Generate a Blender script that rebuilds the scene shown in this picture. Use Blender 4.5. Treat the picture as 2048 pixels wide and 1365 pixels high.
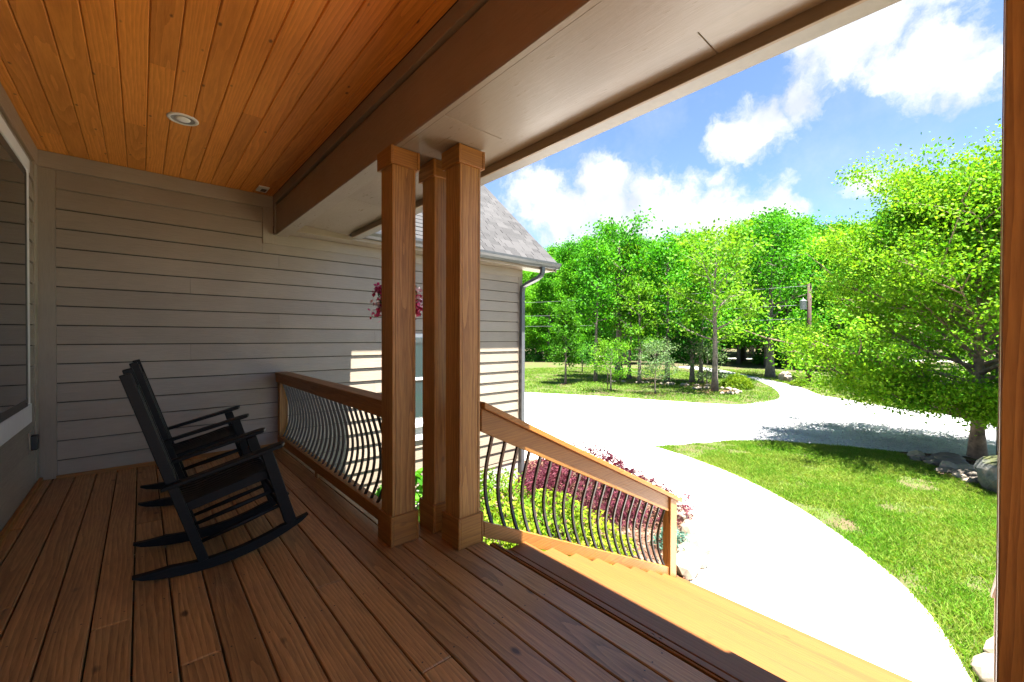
import bpy, bmesh, math, random
import numpy as np
from mathutils import Vector, Matrix

for o in list(bpy.data.objects):
    bpy.data.objects.remove(o)
SC = bpy.context.scene
COL = SC.collection
R = math.radians

# ------------------------------------------------------------------ camera
EYE = Vector((0.0, 0.0, 1.31))
YAW, PITCH, ROLL = 0.72769, 0.00914, 0.00262
fw = Vector((math.sin(YAW)*math.cos(PITCH), math.cos(YAW)*math.cos(PITCH), -math.sin(PITCH)))
rt = Vector((math.cos(YAW), -math.sin(YAW), 0.0))
up = rt.cross(fw)
r2 = rt*math.cos(ROLL) + up*math.sin(ROLL)
u2 = up*math.cos(ROLL) - rt*math.sin(ROLL)
cam = bpy.data.cameras.new('camera')
cam.sensor_width = 36.0
cam.lens = 14.654
cam.clip_start = 0.02
cam.clip_end = 2000
camo = bpy.data.objects.new('camera', cam)
COL.objects.link(camo)
camo.matrix_world = Matrix(((r2.x, u2.x, -fw.x, EYE.x), (r2.y, u2.y, -fw.y, EYE.y),
                            (r2.z, u2.z, -fw.z, EYE.z), (0, 0, 0, 1)))
SC.camera = camo

# ------------------------------------------------------------------ world, sun, exposure
SUN = Vector((-0.05, 0.262, -1.0)).normalized()          # the way the light travels
SC.view_settings.view_transform = 'Standard'
SC.view_settings.look = 'None'
SC.view_settings.gamma = 1.0
SC.view_settings.exposure = 3.0
SKY_STRENGTH = 0.05
sun = bpy.data.lights.new('sun', 'SUN')
sun.energy = 5.0
sun.angle = R(0.53)
sun.color = (1.0, 0.955, 0.89)
suno = bpy.data.objects.new('sun', sun)
COL.objects.link(suno)
suno.rotation_euler = SUN.to_track_quat('-Z', 'Y').to_euler()
suno.location = (0, 0, 30)

world = bpy.data.worlds.new('World')
SC.world = world
world.use_nodes = True


def lk(nt, a, b):
    nt.links.new(a, b)


def nd(nt, typ, ins=None, **props):
    n = nt.nodes.new(typ)
    for k, v in props.items():
        setattr(n, k, v)
    for k, v in (ins or {}).items():
        s = n.inputs[k]
        if hasattr(v, 'is_linked') or v.__class__.__name__.startswith('NodeSocket'):
            nt.links.new(v, s)
        else:
            s.default_value = v
    return n


def mth(nt, op, a, b=0.0, clamp=False):
    return nd(nt, 'ShaderNodeMath', {0: a, 1: b}, operation=op, use_clamp=clamp).outputs[0]


def ramp(nt, fac, stops, interp='LINEAR'):
    n = nd(nt, 'ShaderNodeValToRGB', {0: fac})
    n.color_ramp.interpolation = interp
    el = n.color_ramp.elements
    while len(el) < len(stops):
        el.new(0.5)
    for e, (p, c) in zip(el, stops):
        e.position = p
        e.color = (c[0], c[1], c[2], 1) if hasattr(c, '__len__') else (c, c, c, 1)
    return n.outputs[0]


def mixc(nt, fac, a, b, mode='MIX'):
    n = nt.nodes.new('ShaderNodeMix')
    n.data_type = 'RGBA'
    n.blend_type = mode
    for s, v in ((n.inputs[0], fac), (n.inputs[6], a), (n.inputs[7], b)):
        if v.__class__.__name__.startswith('NodeSocket'):
            nt.links.new(v, s)
        elif hasattr(v, '__len__'):
            s.default_value = (v[0], v[1], v[2], 1)
        else:
            s.default_value = v
    return n.outputs[2]


def build_world():
    nt = world.node_tree
    bg = nt.nodes['Background']
    sky = nd(nt, 'ShaderNodeTexSky', sky_type='NISHITA')
    sky.sun_disc = False
    sky.sun_elevation = math.asin(-SUN.z)
    sky.sun_rotation = math.atan2(-SUN.x, -SUN.y)
    sky.altitude = 1500
    sky.air_density = 0.7
    sky.dust_density = 0.3
    sky.ozone_density = 2.5
    tc = nd(nt, 'ShaderNodeTexCoord')
    d = tc.outputs['Generated']
    # cumulus: soft round masses in the sky, their edges broken up by noise
    warp = nd(nt, 'ShaderNodeTexNoise', {'Vector': d, 'Scale': 14.0, 'Detail': 5.0, 'Roughness': 0.6})
    wv = nd(nt, 'ShaderNodeVectorMath', {0: warp.outputs['Color'], 1: (0.5, 0.5, 0.5)}, operation='SUBTRACT')
    ws = nd(nt, 'ShaderNodeVectorMath', {0: wv.outputs[0], 'Scale': 0.075}, operation='SCALE')
    dw = nd(nt, 'ShaderNodeVectorMath', {0: d, 1: ws.outputs[0]}, operation='ADD').outputs[0]
    masses = [(0.6774, 0.6663, 0.3118, 0.1008), (0.7614, 0.5629, 0.3217, 0.0933), (0.8203, 0.4872, 0.2997, 0.0645),
              (0.8565, 0.4373, 0.2741, 0.0842), (0.7256, 0.6335, 0.2688, 0.1134), (0.8096, 0.5301, 0.2520, 0.1320),
              (0.8920, 0.3785, 0.2472, 0.1015), (0.9293, 0.2780, 0.2432, 0.0756), (0.8637, 0.3199, 0.3895, 0.0594),
              (0.8772, 0.2678, 0.3986, 0.0571), (0.8830, 0.2179, 0.4156, 0.0440),
              (0.8560, 0.1765, 0.4859, 0.0701), (0.8644, 0.1200, 0.4883, 0.0855), (0.9047, 0.0600, 0.4217, 0.0818),
              (0.9198, 0.0157, 0.3921, 0.0605), (0.9022, 0.0334, 0.4300, 0.0577), (0.8429, 0.0834, 0.5315, 0.1092),
              (0.9551, 0.1271, 0.2678, 0.0397), (0.9581, 0.0952, 0.2700, 0.0320),
              (0.5200, 0.8200, 0.2400, 0.1200), (0.3000, 0.9100, 0.3000, 0.1300), (0.9300, -0.2500, 0.3000, 0.1200),
              (0.8200, -0.4500, 0.3600, 0.1400), (0.5500, -0.7000, 0.4500, 0.1500), (0.1, -0.92, 0.36, 0.14),
              (-0.5, -0.8, 0.33, 0.14), (-0.9, 0.2, 0.38, 0.15), (-0.6, 0.72, 0.35, 0.13), (0.3, 0.3, 0.9, 0.13)]
    acc = None
    for x, y, z, r in masses:
        ds = nd(nt, 'ShaderNodeVectorMath', {0: dw, 1: Vector((x, y, z)).normalized()}, operation='DISTANCE').outputs['Value']
        v = mth(nt, 'SUBTRACT', 1.0, mth(nt, 'DIVIDE', ds, r*1.08))
        acc = v if acc is None else mth(nt, 'SMOOTH_MAX', acc, v)
        if acc is not v:
            acc.node.inputs[2].default_value = 0.18
    fine = nd(nt, 'ShaderNodeTexNoise', {'Vector': dw, 'Scale': 22.0, 'Detail': 8.0, 'Roughness': 0.62})
    body = mth(nt, 'ADD', acc, mth(nt, 'MULTIPLY', mth(nt, 'SUBTRACT', fine.outputs[0], 0.5), 1.5))
    mask = nd(nt, 'ShaderNodeMapRange', {0: body, 1: 0.0, 2: 0.72}, interpolation_type='SMOOTHSTEP').outputs[0]
    # thin veil
    thin = nd(nt, 'ShaderNodeTexNoise', {'Vector': d, 'Scale': 5.0, 'Detail': 6.0, 'Roughness': 0.65})
    veil = nd(nt, 'ShaderNodeMapRange', {0: thin.outputs[0], 1: 0.48, 2: 0.85, 4: 0.30}).outputs[0]
    mask = mth(nt, 'MAXIMUM', mask, veil)
    shade = nd(nt, 'ShaderNodeTexNoise', {'Vector': d, 'Scale': 11.0, 'Detail': 4.0})
    ccol = ramp(nt, shade.outputs[0], [(0.3, (2.1, 2.28, 2.65)), (0.60, (3.15, 3.2, 3.3))])
    col = mixc(nt, mask, sky.outputs[0], ccol)
    lk(nt, col, bg.inputs[0])
    bg.inputs[1].default_value = SKY_STRENGTH


build_world()
# ------------------------------------------------------------------ material helpers


def newmat(name):
    m = bpy.data.materials.new(name)
    m.use_nodes = True
    nt = m.node_tree
    return m, nt, nt.nodes['Principled BSDF']


def bump(nt, b, height, strength=0.3, dist=0.01):
    n = nd(nt, 'ShaderNodeBump', {'Strength': strength, 'Distance': dist, 'Height': height})
    lk(nt, n.outputs[0], b.inputs['Normal'])


def objcoord(nt, scale, rand=True):
    tc = nd(nt, 'ShaderNodeTexCoord')
    v = tc.outputs['Object']
    rnd = None
    if rand:
        oi = nd(nt, 'ShaderNodeObjectInfo')
        rnd = oi.outputs['Random']
        off = nd(nt, 'ShaderNodeVectorMath', {0: (7.3, 11.9, 5.1), 'Scale': rnd}, operation='SCALE').outputs[0]
        v = nd(nt, 'ShaderNodeVectorMath', {0: v, 1: off}, operation='ADD').outputs[0]
    mp = nd(nt, 'ShaderNodeMapping', {'Vector': v, 'Scale': scale})
    return mp.outputs[0], rnd, v


def wood(name, dark, light, axis, rough=0.45, ring=1.0, tint=0.25, knots=0.5, bumps=0.25, spec=0.5, wear=None, kd=1.0):
    m, nt, b = newmat(name)
    a = 'XYZ'.index(axis)
    sc = [1.0, 1.0, 1.0]
    sc[a] = 0.07
    v, rnd, raw = objcoord(nt, sc)
    # growth rings round an axis a little off the board
    off = nd(nt, 'ShaderNodeCombineXYZ')
    k = mth(nt, 'MULTIPLY', mth(nt, 'SUBTRACT', rnd, 0.5), 0.22)
    vv = nd(nt, 'ShaderNodeVectorMath', {0: nd(nt, 'ShaderNodeTexCoord').outputs['Object'], 1: off.outputs[0]}, operation='ADD').outputs[0]
    for i in range(3):
        if i != a:
            lk(nt, k if i == (a+1) % 3 else mth(nt, 'ADD', k, 0.07), off.inputs[i])
        else:
            lk(nt, mth(nt, 'MULTIPLY', rnd, 37.0), off.inputs[i])
    vm = nd(nt, 'ShaderNodeMapping', {'Vector': vv, 'Scale': [1.0 if i != a else 0.10 for i in range(3)]}).outputs[0]
    wob = nd(nt, 'ShaderNodeTexNoise', {'Vector': vm, 'Scale': 5.0, 'Detail': 2.0})
    wobv = nd(nt, 'ShaderNodeVectorMath', {0: nd(nt, 'ShaderNodeVectorMath', {0: wob.outputs['Color'], 1: (0.5, 0.5, 0.5)}, operation='SUBTRACT').outputs[0], 'Scale': 0.16}, operation='SCALE').outputs[0]
    vr = nd(nt, 'ShaderNodeVectorMath', {0: vm, 1: wobv}, operation='ADD').outputs[0]
    wv = nd(nt, 'ShaderNodeTexWave', {'Vector': vr, 'Scale': 17.0*ring, 'Distortion': 1.2, 'Detail': 2.0, 'Detail Scale': 3.0},
            wave_type='RINGS', rings_direction=axis, wave_profile='SAW')
    st = nd(nt, 'ShaderNodeTexNoise', {'Vector': v, 'Scale': 95.0, 'Detail': 4.0, 'Roughness': 0.65})
    big = nd(nt, 'ShaderNodeTexNoise', {'Vector': v, 'Scale': 6.0, 'Detail': 3.0})
    g = mth(nt, 'ADD', mth(nt, 'MULTIPLY', wv.outputs['Fac'], 0.30), mth(nt, 'MULTIPLY', st.outputs[0], 0.70))
    g = mth(nt, 'ADD', g, mth(nt, 'MULTIPLY', mth(nt, 'SUBTRACT', big.outputs[0], 0.5), 0.5), True)
    c = ramp(nt, g, [(0.18, dark), (0.75, light)])
    # knots
    ks = [5.0*kd]*3
    ks[a] = 2.6*kd
    kv = nd(nt, 'ShaderNodeMapping', {'Vector': raw, 'Scale': ks}).outputs[0]
    vo = nd(nt, 'ShaderNodeTexVoronoi', {'Vector': kv, 'Scale': 1.0, 'Randomness': 1.0})
    kn = nd(nt, 'ShaderNodeMapRange', {0: mth(nt, 'ADD', vo.outputs['Distance'], mth(nt, 'MULTIPLY', st.outputs[0], 0.05)), 1: 0.07, 2: 0.125, 3: 1.0, 4: 0.0}).outputs[0]
    c = mixc(nt, mth(nt, 'MULTIPLY', kn, knots), c, [x*0.22 for x in dark])
    # boards differ
    tn = nd(nt, 'ShaderNodeMapRange', {0: rnd, 3: 1.0-tint, 4: 1.0+tint*0.6}).outputs[0]
    c = mixc(nt, 1.0, c, nd(nt, 'ShaderNodeCombineColor', {0: tn, 1: tn, 2: tn}).outputs[0], 'MULTIPLY')
    if wear:
        wn = nd(nt, 'ShaderNodeTexNoise', {'Vector': nd(nt, 'ShaderNodeNewGeometry').outputs['Position'], 'Scale': 2.2, 'Detail': 6.0, 'Roughness': 0.7})
        c = mixc(nt, nd(nt, 'ShaderNodeMapRange', {0: wn.outputs[0], 1: 0.52, 2: 0.75, 4: 0.55}).outputs[0], c, wear)
    lk(nt, c, b.inputs['Base Color'])
    rr = nd(nt, 'ShaderNodeMapRange', {0: g, 3: rough+0.1, 4: rough-0.06}).outputs[0]
    lk(nt, rr, b.inputs['Roughness'])
    b.inputs['Specular IOR Level'].default_value = spec
    bump(nt, b, g, bumps, 0.004)
    return m


def paint(name, col, axis=None, rough=0.45, var=0.10, emboss=0.3, spec=0.5):
    """painted board: faint embossed grain along axis"""
    m, nt, b = newmat(name)
    a = 'XYZ'.index(axis) if axis else 0
    sc = [1.0, 1.0, 1.0]
    if axis:
        sc[a] = 0.09
    v, rnd, raw = objcoord(nt, sc)
    n1 = nd(nt, 'ShaderNodeTexNoise', {'Vector': v, 'Scale': 60.0, 'Detail': 4.0, 'Roughness': 0.6, 'Distortion': 1.4})
    n2 = nd(nt, 'ShaderNodeTexNoise', {'Vector': nd(nt, 'ShaderNodeNewGeometry').outputs['Position'], 'Scale': 2.0, 'Detail': 5.0})
    f = mth(nt, 'ADD', mth(nt, 'MULTIPLY', n2.outputs[0], 0.6), mth(nt, 'MULTIPLY', n1.outputs[0], 0.4))
    f = mth(nt, 'ADD', f, mth(nt, 'MULTIPLY', mth(nt, 'SUBTRACT', rnd, 0.5), 0.25))
    lo = [x*(1-var*1.6) for x in col]
    hi = [min(1, x*(1+var*1.2)) for x in col]
    lk(nt, ramp(nt, f, [(0.3, lo), (0.7, hi)]), b.inputs['Base Color'])
    lk(nt, nd(nt, 'ShaderNodeMapRange', {0: n1.outputs[0], 3: rough+0.08, 4: rough-0.08}).outputs[0], b.inputs['Roughness'])
    b.inputs['Specular IOR Level'].default_value = spec
    bump(nt, b, n1.outputs[0], emboss, 0.006)
    return m


def plain(name, col, rough=0.5, metal=0.0, var=0.12, nscale=30.0, bm=0.1, spec=0.5):
    m, nt, b = newmat(name)
    v, rnd, raw = objcoord(nt, (1, 1, 1))
    n1 = nd(nt, 'ShaderNodeTexNoise', {'Vector': v, 'Scale': nscale, 'Detail': 5.0, 'Roughness': 0.6})
    lk(nt, ramp(nt, n1.outputs[0], [(0.3, [x*(1-var) for x in col]), (0.7, [min(1, x*(1+var)) for x in col])]), b.inputs['Base Color'])
    lk(nt, nd(nt, 'ShaderNodeMapRange', {0: n1.outputs[0], 3: max(0.02, rough-0.06), 4: rough+0.08}).outputs[0], b.inputs['Roughness'])
    b.inputs['Metallic'].default_value = metal
    b.inputs['Specular IOR Level'].default_value = spec
    if bm:
        bump(nt, b, n1.outputs[0], bm, 0.004)
    return m


def leafmat(name, c1, c2, c3, trans=0.38, scale=0.7, rough=0.6, tr_tint=(1.15, 1.15, 0.6)):
    m, nt, b = newmat(name)
    geo = nd(nt, 'ShaderNodeNewGeometry')
    oi = nd(nt, 'ShaderNodeObjectInfo')
    n1 = nd(nt, 'ShaderNodeTexNoise', {'Vector': geo.outputs['Position'], 'Scale': scale, 'Detail': 3.0})
    f = mth(nt, 'ADD', mth(nt, 'MULTIPLY', n1.outputs[0], 0.8), mth(nt, 'MULTIPLY', geo.outputs['Random Per Island'], 0.42))
    f = mth(nt, 'ADD', f, mth(nt, 'MULTIPLY', mth(nt, 'SUBTRACT', oi.outputs['Random'], 0.5), 0.45))
    c = ramp(nt, f, [(0.3, c1), (0.58, c2), (0.85, c3)])
    lk(nt, c, b.inputs['Base Color'])
    b.inputs['Roughness'].default_value = rough
    b.inputs['Specular IOR Level'].default_value = 0.12
    t = nd(nt, 'ShaderNodeBsdfTranslucent', {'Color': mixc(nt, 1.0, c, tr_tint, 'MULTIPLY')})
    mx = nd(nt, 'ShaderNodeMixShader', {0: trans, 1: b.outputs[0], 2: t.outputs[0]})
    lk(nt, mx.outputs[0], nt.nodes['Material Output'].inputs[0])
    return m


M = {}
M['deck'] = wood('stained_deck_wood', (0.150, 0.067, 0.019), (0.490, 0.248, 0.078), 'Y', rough=0.36, tint=0.24, knots=0.85, bumps=0.35, spec=0.55, wear=(0.26, 0.135, 0.06))
M['tread'] = wood('tread_wood_darkened_for_sun', (0.130, 0.046, 0.0085), (0.205, 0.074, 0.014), 'Y', rough=0.45, tint=0.12, knots=0.5, bumps=0.3)  # same wood as the deck, colour darkened so sunlight does not burn it out
M['ceiling'] = wood('pine_ceiling_wood', (0.54, 0.175, 0.022), (0.84, 0.320, 0.050), 'Y', rough=0.42, ring=0.9, tint=0.14, knots=0.9, bumps=0.12, kd=1.75)
M['cedar'] = wood('stained_cedar', (0.170, 0.066, 0.014), (0.460, 0.225, 0.052), 'Z', rough=0.48, tint=0.16, knots=0.55, bumps=0.4)
M['cedar_x'] = wood('stained_cedar_rail', (0.19, 0.072, 0.012), (0.385, 0.165, 0.027), 'X', rough=0.46, tint=0.14, knots=0.4, bumps=0.3)
M['cedar_y'] = wood('stained_cedar_rail_long', (0.19, 0.072, 0.012), (0.385, 0.165, 0.027), 'Y', rough=0.46, tint=0.14, knots=0.4, bumps=0.3)
M['black_wood'] = wood('black_painted_wood', (0.0022, 0.0022, 0.0024), (0.005, 0.005, 0.0053), 'X', rough=0.48, tint=0.2, knots=0.0, bumps=0.10, spec=0.22)
TAN = (0.290, 0.238, 0.178)
M['siding_x'] = paint('tan_siding', TAN, 'X', rough=0.42, emboss=0.45)
M['siding_y'] = paint('tan_siding_side', TAN, 'Y', rough=0.42, emboss=0.45)
M['trim_z'] = paint('tan_trim_upright', (0.285, 0.234, 0.172), 'Z', rough=0.45, emboss=0.4)
M['trim_x'] = paint('tan_trim', (0.305, 0.250, 0.185), 'X', rough=0.42, emboss=0.35)
M['trim_y'] = paint('tan_beam_paint', (0.27, 0.190, 0.120), 'Y', rough=0.40, emboss=0.3)
M['soffit'] = paint('tan_soffit_paint', (0.245, 0.203, 0.165), 'Y', rough=0.30, emboss=0.10)
M['white_trim'] = paint('white_trim_paint', (0.74, 0.73, 0.71), 'Z', rough=0.4, var=0.05, emboss=0.1)
M['white'] = plain('white_plastic', (0.72, 0.71, 0.68), 0.4, var=0.04, bm=0)
M['diffuser'] = plain('frosted_bulb', (0.82, 0.81, 0.77), 0.5, var=0.02, bm=0)
M['lap_shade'] = plain('dark_lap_shade', (0.045, 0.038, 0.028), 0.9)  # near-black backing, paints the shade line into the gaps under the laps
M['bronze'] = plain('bronze_frame', (0.050, 0.044, 0.038), 0.35, var=0.2)
M['gutter'] = plain('grey_gutter_metal', (0.115, 0.120, 0.128), 0.32, metal=0.25, var=0.08, bm=0.03)
M['gutter_tan'] = plain('pale_eave_metal', (0.27, 0.262, 0.258), 0.4, metal=0.0, var=0.12, nscale=12, bm=0.05)
M['iron'] = plain('dark_bronze_metal', (0.040, 0.036, 0.034), 0.38, metal=0.35, var=0.15)
M['black_box'] = plain('black_plastic', (0.012, 0.013, 0.014), 0.4)
M['concrete'] = plain('pale_concrete', (0.70, 0.68, 0.64), 0.8, var=0.07, nscale=3.0, bm=0.15)
M['foundation'] = plain('grey_foundation', (0.42, 0.39, 0.36), 0.85, var=0.12, nscale=8.0, bm=0.3)
M['rock'] = plain('pale_limestone', (0.25, 0.205, 0.15), 0.8, var=0.38, nscale=5.0, bm=0.8)
M['rock_grey'] = plain('grey_fieldstone', (0.11, 0.092, 0.072), 0.85, var=0.45, nscale=4.0, bm=0.8)
M['bark'] = plain('grey_bark', (0.140, 0.115, 0.091), 0.85, var=0.45, nscale=7.0, bm=0.8)
M['bark_dark'] = plain('dark_bark', (0.077, 0.059, 0.042), 0.9, var=0.4, nscale=8.0, bm=0.8)
M['bark_birch'] = plain('peeling_birch_bark', (0.189, 0.130, 0.087), 0.8, var=0.55, nscale=9.0, bm=0.9)
M['pole'] = plain('weathered_pole_wood', (0.060, 0.034, 0.024), 0.85, var=0.3, nscale=9.0, bm=0.4)
M['can'] = plain('transformer_grey', (0.20, 0.22, 0.235), 0.4, var=0.05)
M['wire'] = plain('aluminium_wire', (0.16, 0.17, 0.18), 0.5)
M['pot'] = plain('tan_pot', (0.42, 0.30, 0.19), 0.7, var=0.15)
M['petal'] = plain('magenta_petal', (0.50, 0.02, 0.11), 0.5, var=0.5, nscale=9)
M['petal_white'] = plain('pale_pink_petal', (0.70, 0.45, 0.52), 0.5, var=0.3, nscale=9)
M['mulchchip'] = leafmat('bark_mulch_chip', (0.0413, 0.0180, 0.0105), (0.1200, 0.0562, 0.0338), (0.2400, 0.1500, 0.1050), trans=0.02, scale=3.0)
M['leaf_wood'] = leafmat('woodland_leaf', (0.0236, 0.1372, 0.0051), (0.0560, 0.2437, 0.0080), (0.1296, 0.3504, 0.0131), scale=0.30)
M['leaf_lime'] = leafmat('lime_leaf', (0.0344, 0.1347, 0.0052), (0.0688, 0.2122, 0.0078), (0.1327, 0.2752, 0.0130), scale=0.8)
M['leaf_birch'] = leafmat('birch_leaf', (0.0350, 0.1531, 0.0054), (0.0826, 0.2488, 0.0086), (0.1844, 0.3381, 0.0151), scale=0.9, trans=0.42)
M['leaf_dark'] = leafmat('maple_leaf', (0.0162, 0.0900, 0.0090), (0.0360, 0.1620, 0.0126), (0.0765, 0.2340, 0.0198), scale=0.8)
M['leaf_willow'] = leafmat('willow_leaf', (0.0500, 0.1100, 0.0350), (0.0850, 0.1600, 0.0550), (0.1400, 0.2100, 0.0900), scale=0.8)
M['leaf_shrub'] = leafmat('golden_shrub_leaf', (0.0660, 0.1680, 0.0072), (0.1620, 0.2580, 0.0120), (0.2880, 0.3360, 0.0240), scale=4.0)
M['leaf_lace'] = leafmat('purple_laceleaf', (0.0413, 0.0090, 0.0165), (0.0975, 0.0210, 0.0375), (0.2025, 0.0562, 0.0750), scale=3.0, tr_tint=(1.1, 0.6, 0.7))
M['leaf_hydra'] = leafmat('broad_green_leaf', (0.0300, 0.1320, 0.0090), (0.0540, 0.2040, 0.0120), (0.0960, 0.2700, 0.0180), scale=3.0)
M['leaf_blue'] = leafmat('blue_green_leaf', (0.0350, 0.1120, 0.0770), (0.0700, 0.1750, 0.1260), (0.1330, 0.2520, 0.1890), scale=4.0, tr_tint=(1, 1, 1))
M['leaf_juniper'] = leafmat('gold_juniper_leaf', (0.0303, 0.0935, 0.0055), (0.0770, 0.1595, 0.0077), (0.1485, 0.2200, 0.0110), scale=2.0)
M['grass'] = leafmat('grass_blade', (0.0469, 0.1611, 0.0080), (0.1066, 0.2440, 0.0148), (0.2133, 0.2684, 0.0482), scale=1.1, trans=0.3)


def ground_mat(name, stops, scale, bscale=40.0, rough=0.95, bstr=0.5, fine=0.4):
    m, nt, b = newmat(name)
    p = nd(nt, 'ShaderNodeNewGeometry').outputs['Position']
    n1 = nd(nt, 'ShaderNodeTexNoise', {'Vector': p, 'Scale': scale, 'Detail': 7.0, 'Roughness': 0.62})
    n2 = nd(nt, 'ShaderNodeTexNoise', {'Vector': p, 'Scale': bscale, 'Detail': 4.0, 'Roughness': 0.7})
    f = mth(nt, 'ADD', mth(nt, 'MULTIPLY', n1.outputs[0], 1-fine), mth(nt, 'MULTIPLY', n2.outputs[0], fine))
    lk(nt, ramp(nt, f, stops), b.inputs['Base Color'])
    b.inputs['Roughness'].default_value = rough
    b.inputs['Specular IOR Level'].default_value = 0.2
    bump(nt, b, n2.outputs[0], bstr, 0.02)
    return m


M['lawn'] = ground_mat('lawn_soil_and_thatch', [(0.36, (0.095, 0.066, 0.040)), (0.47, (0.070, 0.064, 0.026)), (0.56, (0.050, 0.080, 0.015)), (0.70, (0.070, 0.095, 0.022))], 1.1, 55.0)
M['forest_floor'] = ground_mat('forest_floor', [(0.35, (0.045, 0.032, 0.020)), (0.5, (0.075, 0.058, 0.032)), (0.62, (0.040, 0.075, 0.016))], 0.5, 8.0)
M['soil'] = ground_mat('mulch_soil', [(0.35, (0.045, 0.022, 0.014)), (0.5, (0.12, 0.062, 0.038)), (0.65, (0.22, 0.14, 0.10))], 3.0, 60.0)


def gravel_mat():
    m, nt, b = newmat('pale_gravel')
    p = nd(nt, 'ShaderNodeNewGeometry').outputs['Position']
    vo = nd(nt, 'ShaderNodeTexVoronoi', {'Vector': p, 'Scale': 28.0})
    n1 = nd(nt, 'ShaderNodeTexNoise', {'Vector': p, 'Scale': 0.8, 'Detail': 8.0, 'Roughness': 0.7})
    c = ramp(nt, n1.outputs[0], [(0.3, (0.22, 0.22, 0.228)), (0.7, (0.42, 0.41, 0.405))])
    g = mixc(nt, 0.45, c, vo.outputs['Color'], 'SOFT_LIGHT')
    hs = nd(nt, 'ShaderNodeHueSaturation', {'Saturation': 0.25, 'Color': g})
    lk(nt, hs.outputs[0], b.inputs['Base Color'])
    b.inputs['Roughness'].default_value = 0.9
    bump(nt, b, vo.outputs['Distance'], 0.8, 0.03)
    return m


M['gravel'] = gravel_mat()


def glass_mat(name, tint):
    m, nt, b = newmat(name)
    b.inputs['Base Color'].default_value = (*tint, 1)
    b.inputs['Roughness'].default_value = 0.03
    b.inputs['Specular IOR Level'].default_value = 0.9
    b.inputs['Coat Weight'].default_value = 0.5
    n = nd(nt, 'ShaderNodeTexNoise', {'Scale': 1.5, 'Detail': 1.0, 'Vector': nd(nt, 'ShaderNodeTexCoord').outputs['Object']})
    bump(nt, b, n.outputs[0], 0.02, 0.02)
    return m


M['glass'] = glass_mat('dark_window_glass', (0.012, 0.016, 0.016))
M['glass_blue'] = glass_mat('blinded_window_glass', (0.018, 0.040, 0.046))


def shingle_mat():
    m, nt, b = newmat('grey_asphalt_shingle')
    v, rnd, raw = objcoord(nt, (1, 1, 1))
    n = nd(nt, 'ShaderNodeTexNoise', {'Vector': v, 'Scale': 220.0, 'Detail': 3.0, 'Roughness': 0.7})
    f = mth(nt, 'ADD', mth(nt, 'MULTIPLY', rnd, 0.55), mth(nt, 'MULTIPLY', n.outputs[0], 0.5))
    lk(nt, ramp(nt, f, [(0.25, (0.016, 0.0155, 0.016)), (0.55, (0.027, 0.0262, 0.0268)), (0.85, (0.043, 0.0415, 0.042))]), b.inputs['Base Color'])
    b.inputs['Roughness'].default_value = 0.9
    bump(nt, b, n.outputs[0], 0.5, 0.004)
    return m


M['shingle'] = shingle_mat()

# ------------------------------------------------------------------ object helpers


def setp(o, label=None, cat=None, group=None, kind=None):
    for k, v in (('label', label), ('category', cat), ('group', group), ('kind', kind)):
        if v:
            o[k] = v
    return o


def thing(name, label, cat, loc=(0, 0, 0), group=None, kind=None, rz=0.0):
    o = bpy.data.objects.new(name, None)
    o.empty_display_size = 0.1
    COL.objects.link(o)
    o.location = loc
    o.rotation_euler = (0, 0, rz)
    return setp(o, label, cat, group, kind)


def link(name, me, parent=None, loc=(0, 0, 0), rot=None):
    o = bpy.data.objects.new(name, me)
    COL.objects.link(o)
    o.location = loc
    if rot:
        o.rotation_euler = rot
    if parent is not None:
        o.parent = parent
    return o


def mk(name, verts, faces, mat, smooth=False):
    me = bpy.data.meshes.new(name)
    me.from_pydata([tuple(v) for v in verts], [], [tuple(f) for f in faces])
    me.materials.append(mat)
    if smooth:
        me.polygons.foreach_set('use_smooth', [True]*len(me.polygons))
    me.update()
    return me


def from_bm(name, bm, mat, smooth=False):
    me = bpy.data.meshes.new(name)
    bm.normal_update()
    bm.to_mesh(me)
    bm.free()
    me.materials.append(mat)
    if smooth:
        me.polygons.foreach_set('use_smooth', [True]*len(me.polygons))
    return me


def boxmesh(name, sx, sy, sz, mat, bev=0.003, at=(0, 0, 0)):
    """box of that size centred on at, with softened edges"""
    bm = bmesh.new()
    bmesh.ops.create_cube(bm, size=1.0)
    for v in bm.verts:
        v.co = Vector((v.co.x*sx+at[0], v.co.y*sy+at[1], v.co.z*sz+at[2]))
    if bev:
        bmesh.ops.bevel(bm, geom=list(bm.edges), offset=bev, segments=1, affect='EDGES', profile=0.5)
    return from_bm(name, bm, mat)


def box(name, x0, x1, y0, y1, z0, z1, mat, parent=None, bev=0.003):
    """box given by world bounds; its own origin in its middle"""
    c = Vector(((x0+x1)/2, (y0+y1)/2, (z0+z1)/2))
    me = boxmesh(name, x1-x0, y1-y0, z1-z0, mat, bev)
    base = Vector(parent.location) if parent is not None else Vector()
    if parent is not None and parent.parent is not None:
        base = base + Vector(parent.parent.location)
    return link(name, me, parent, c-base)


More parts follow.
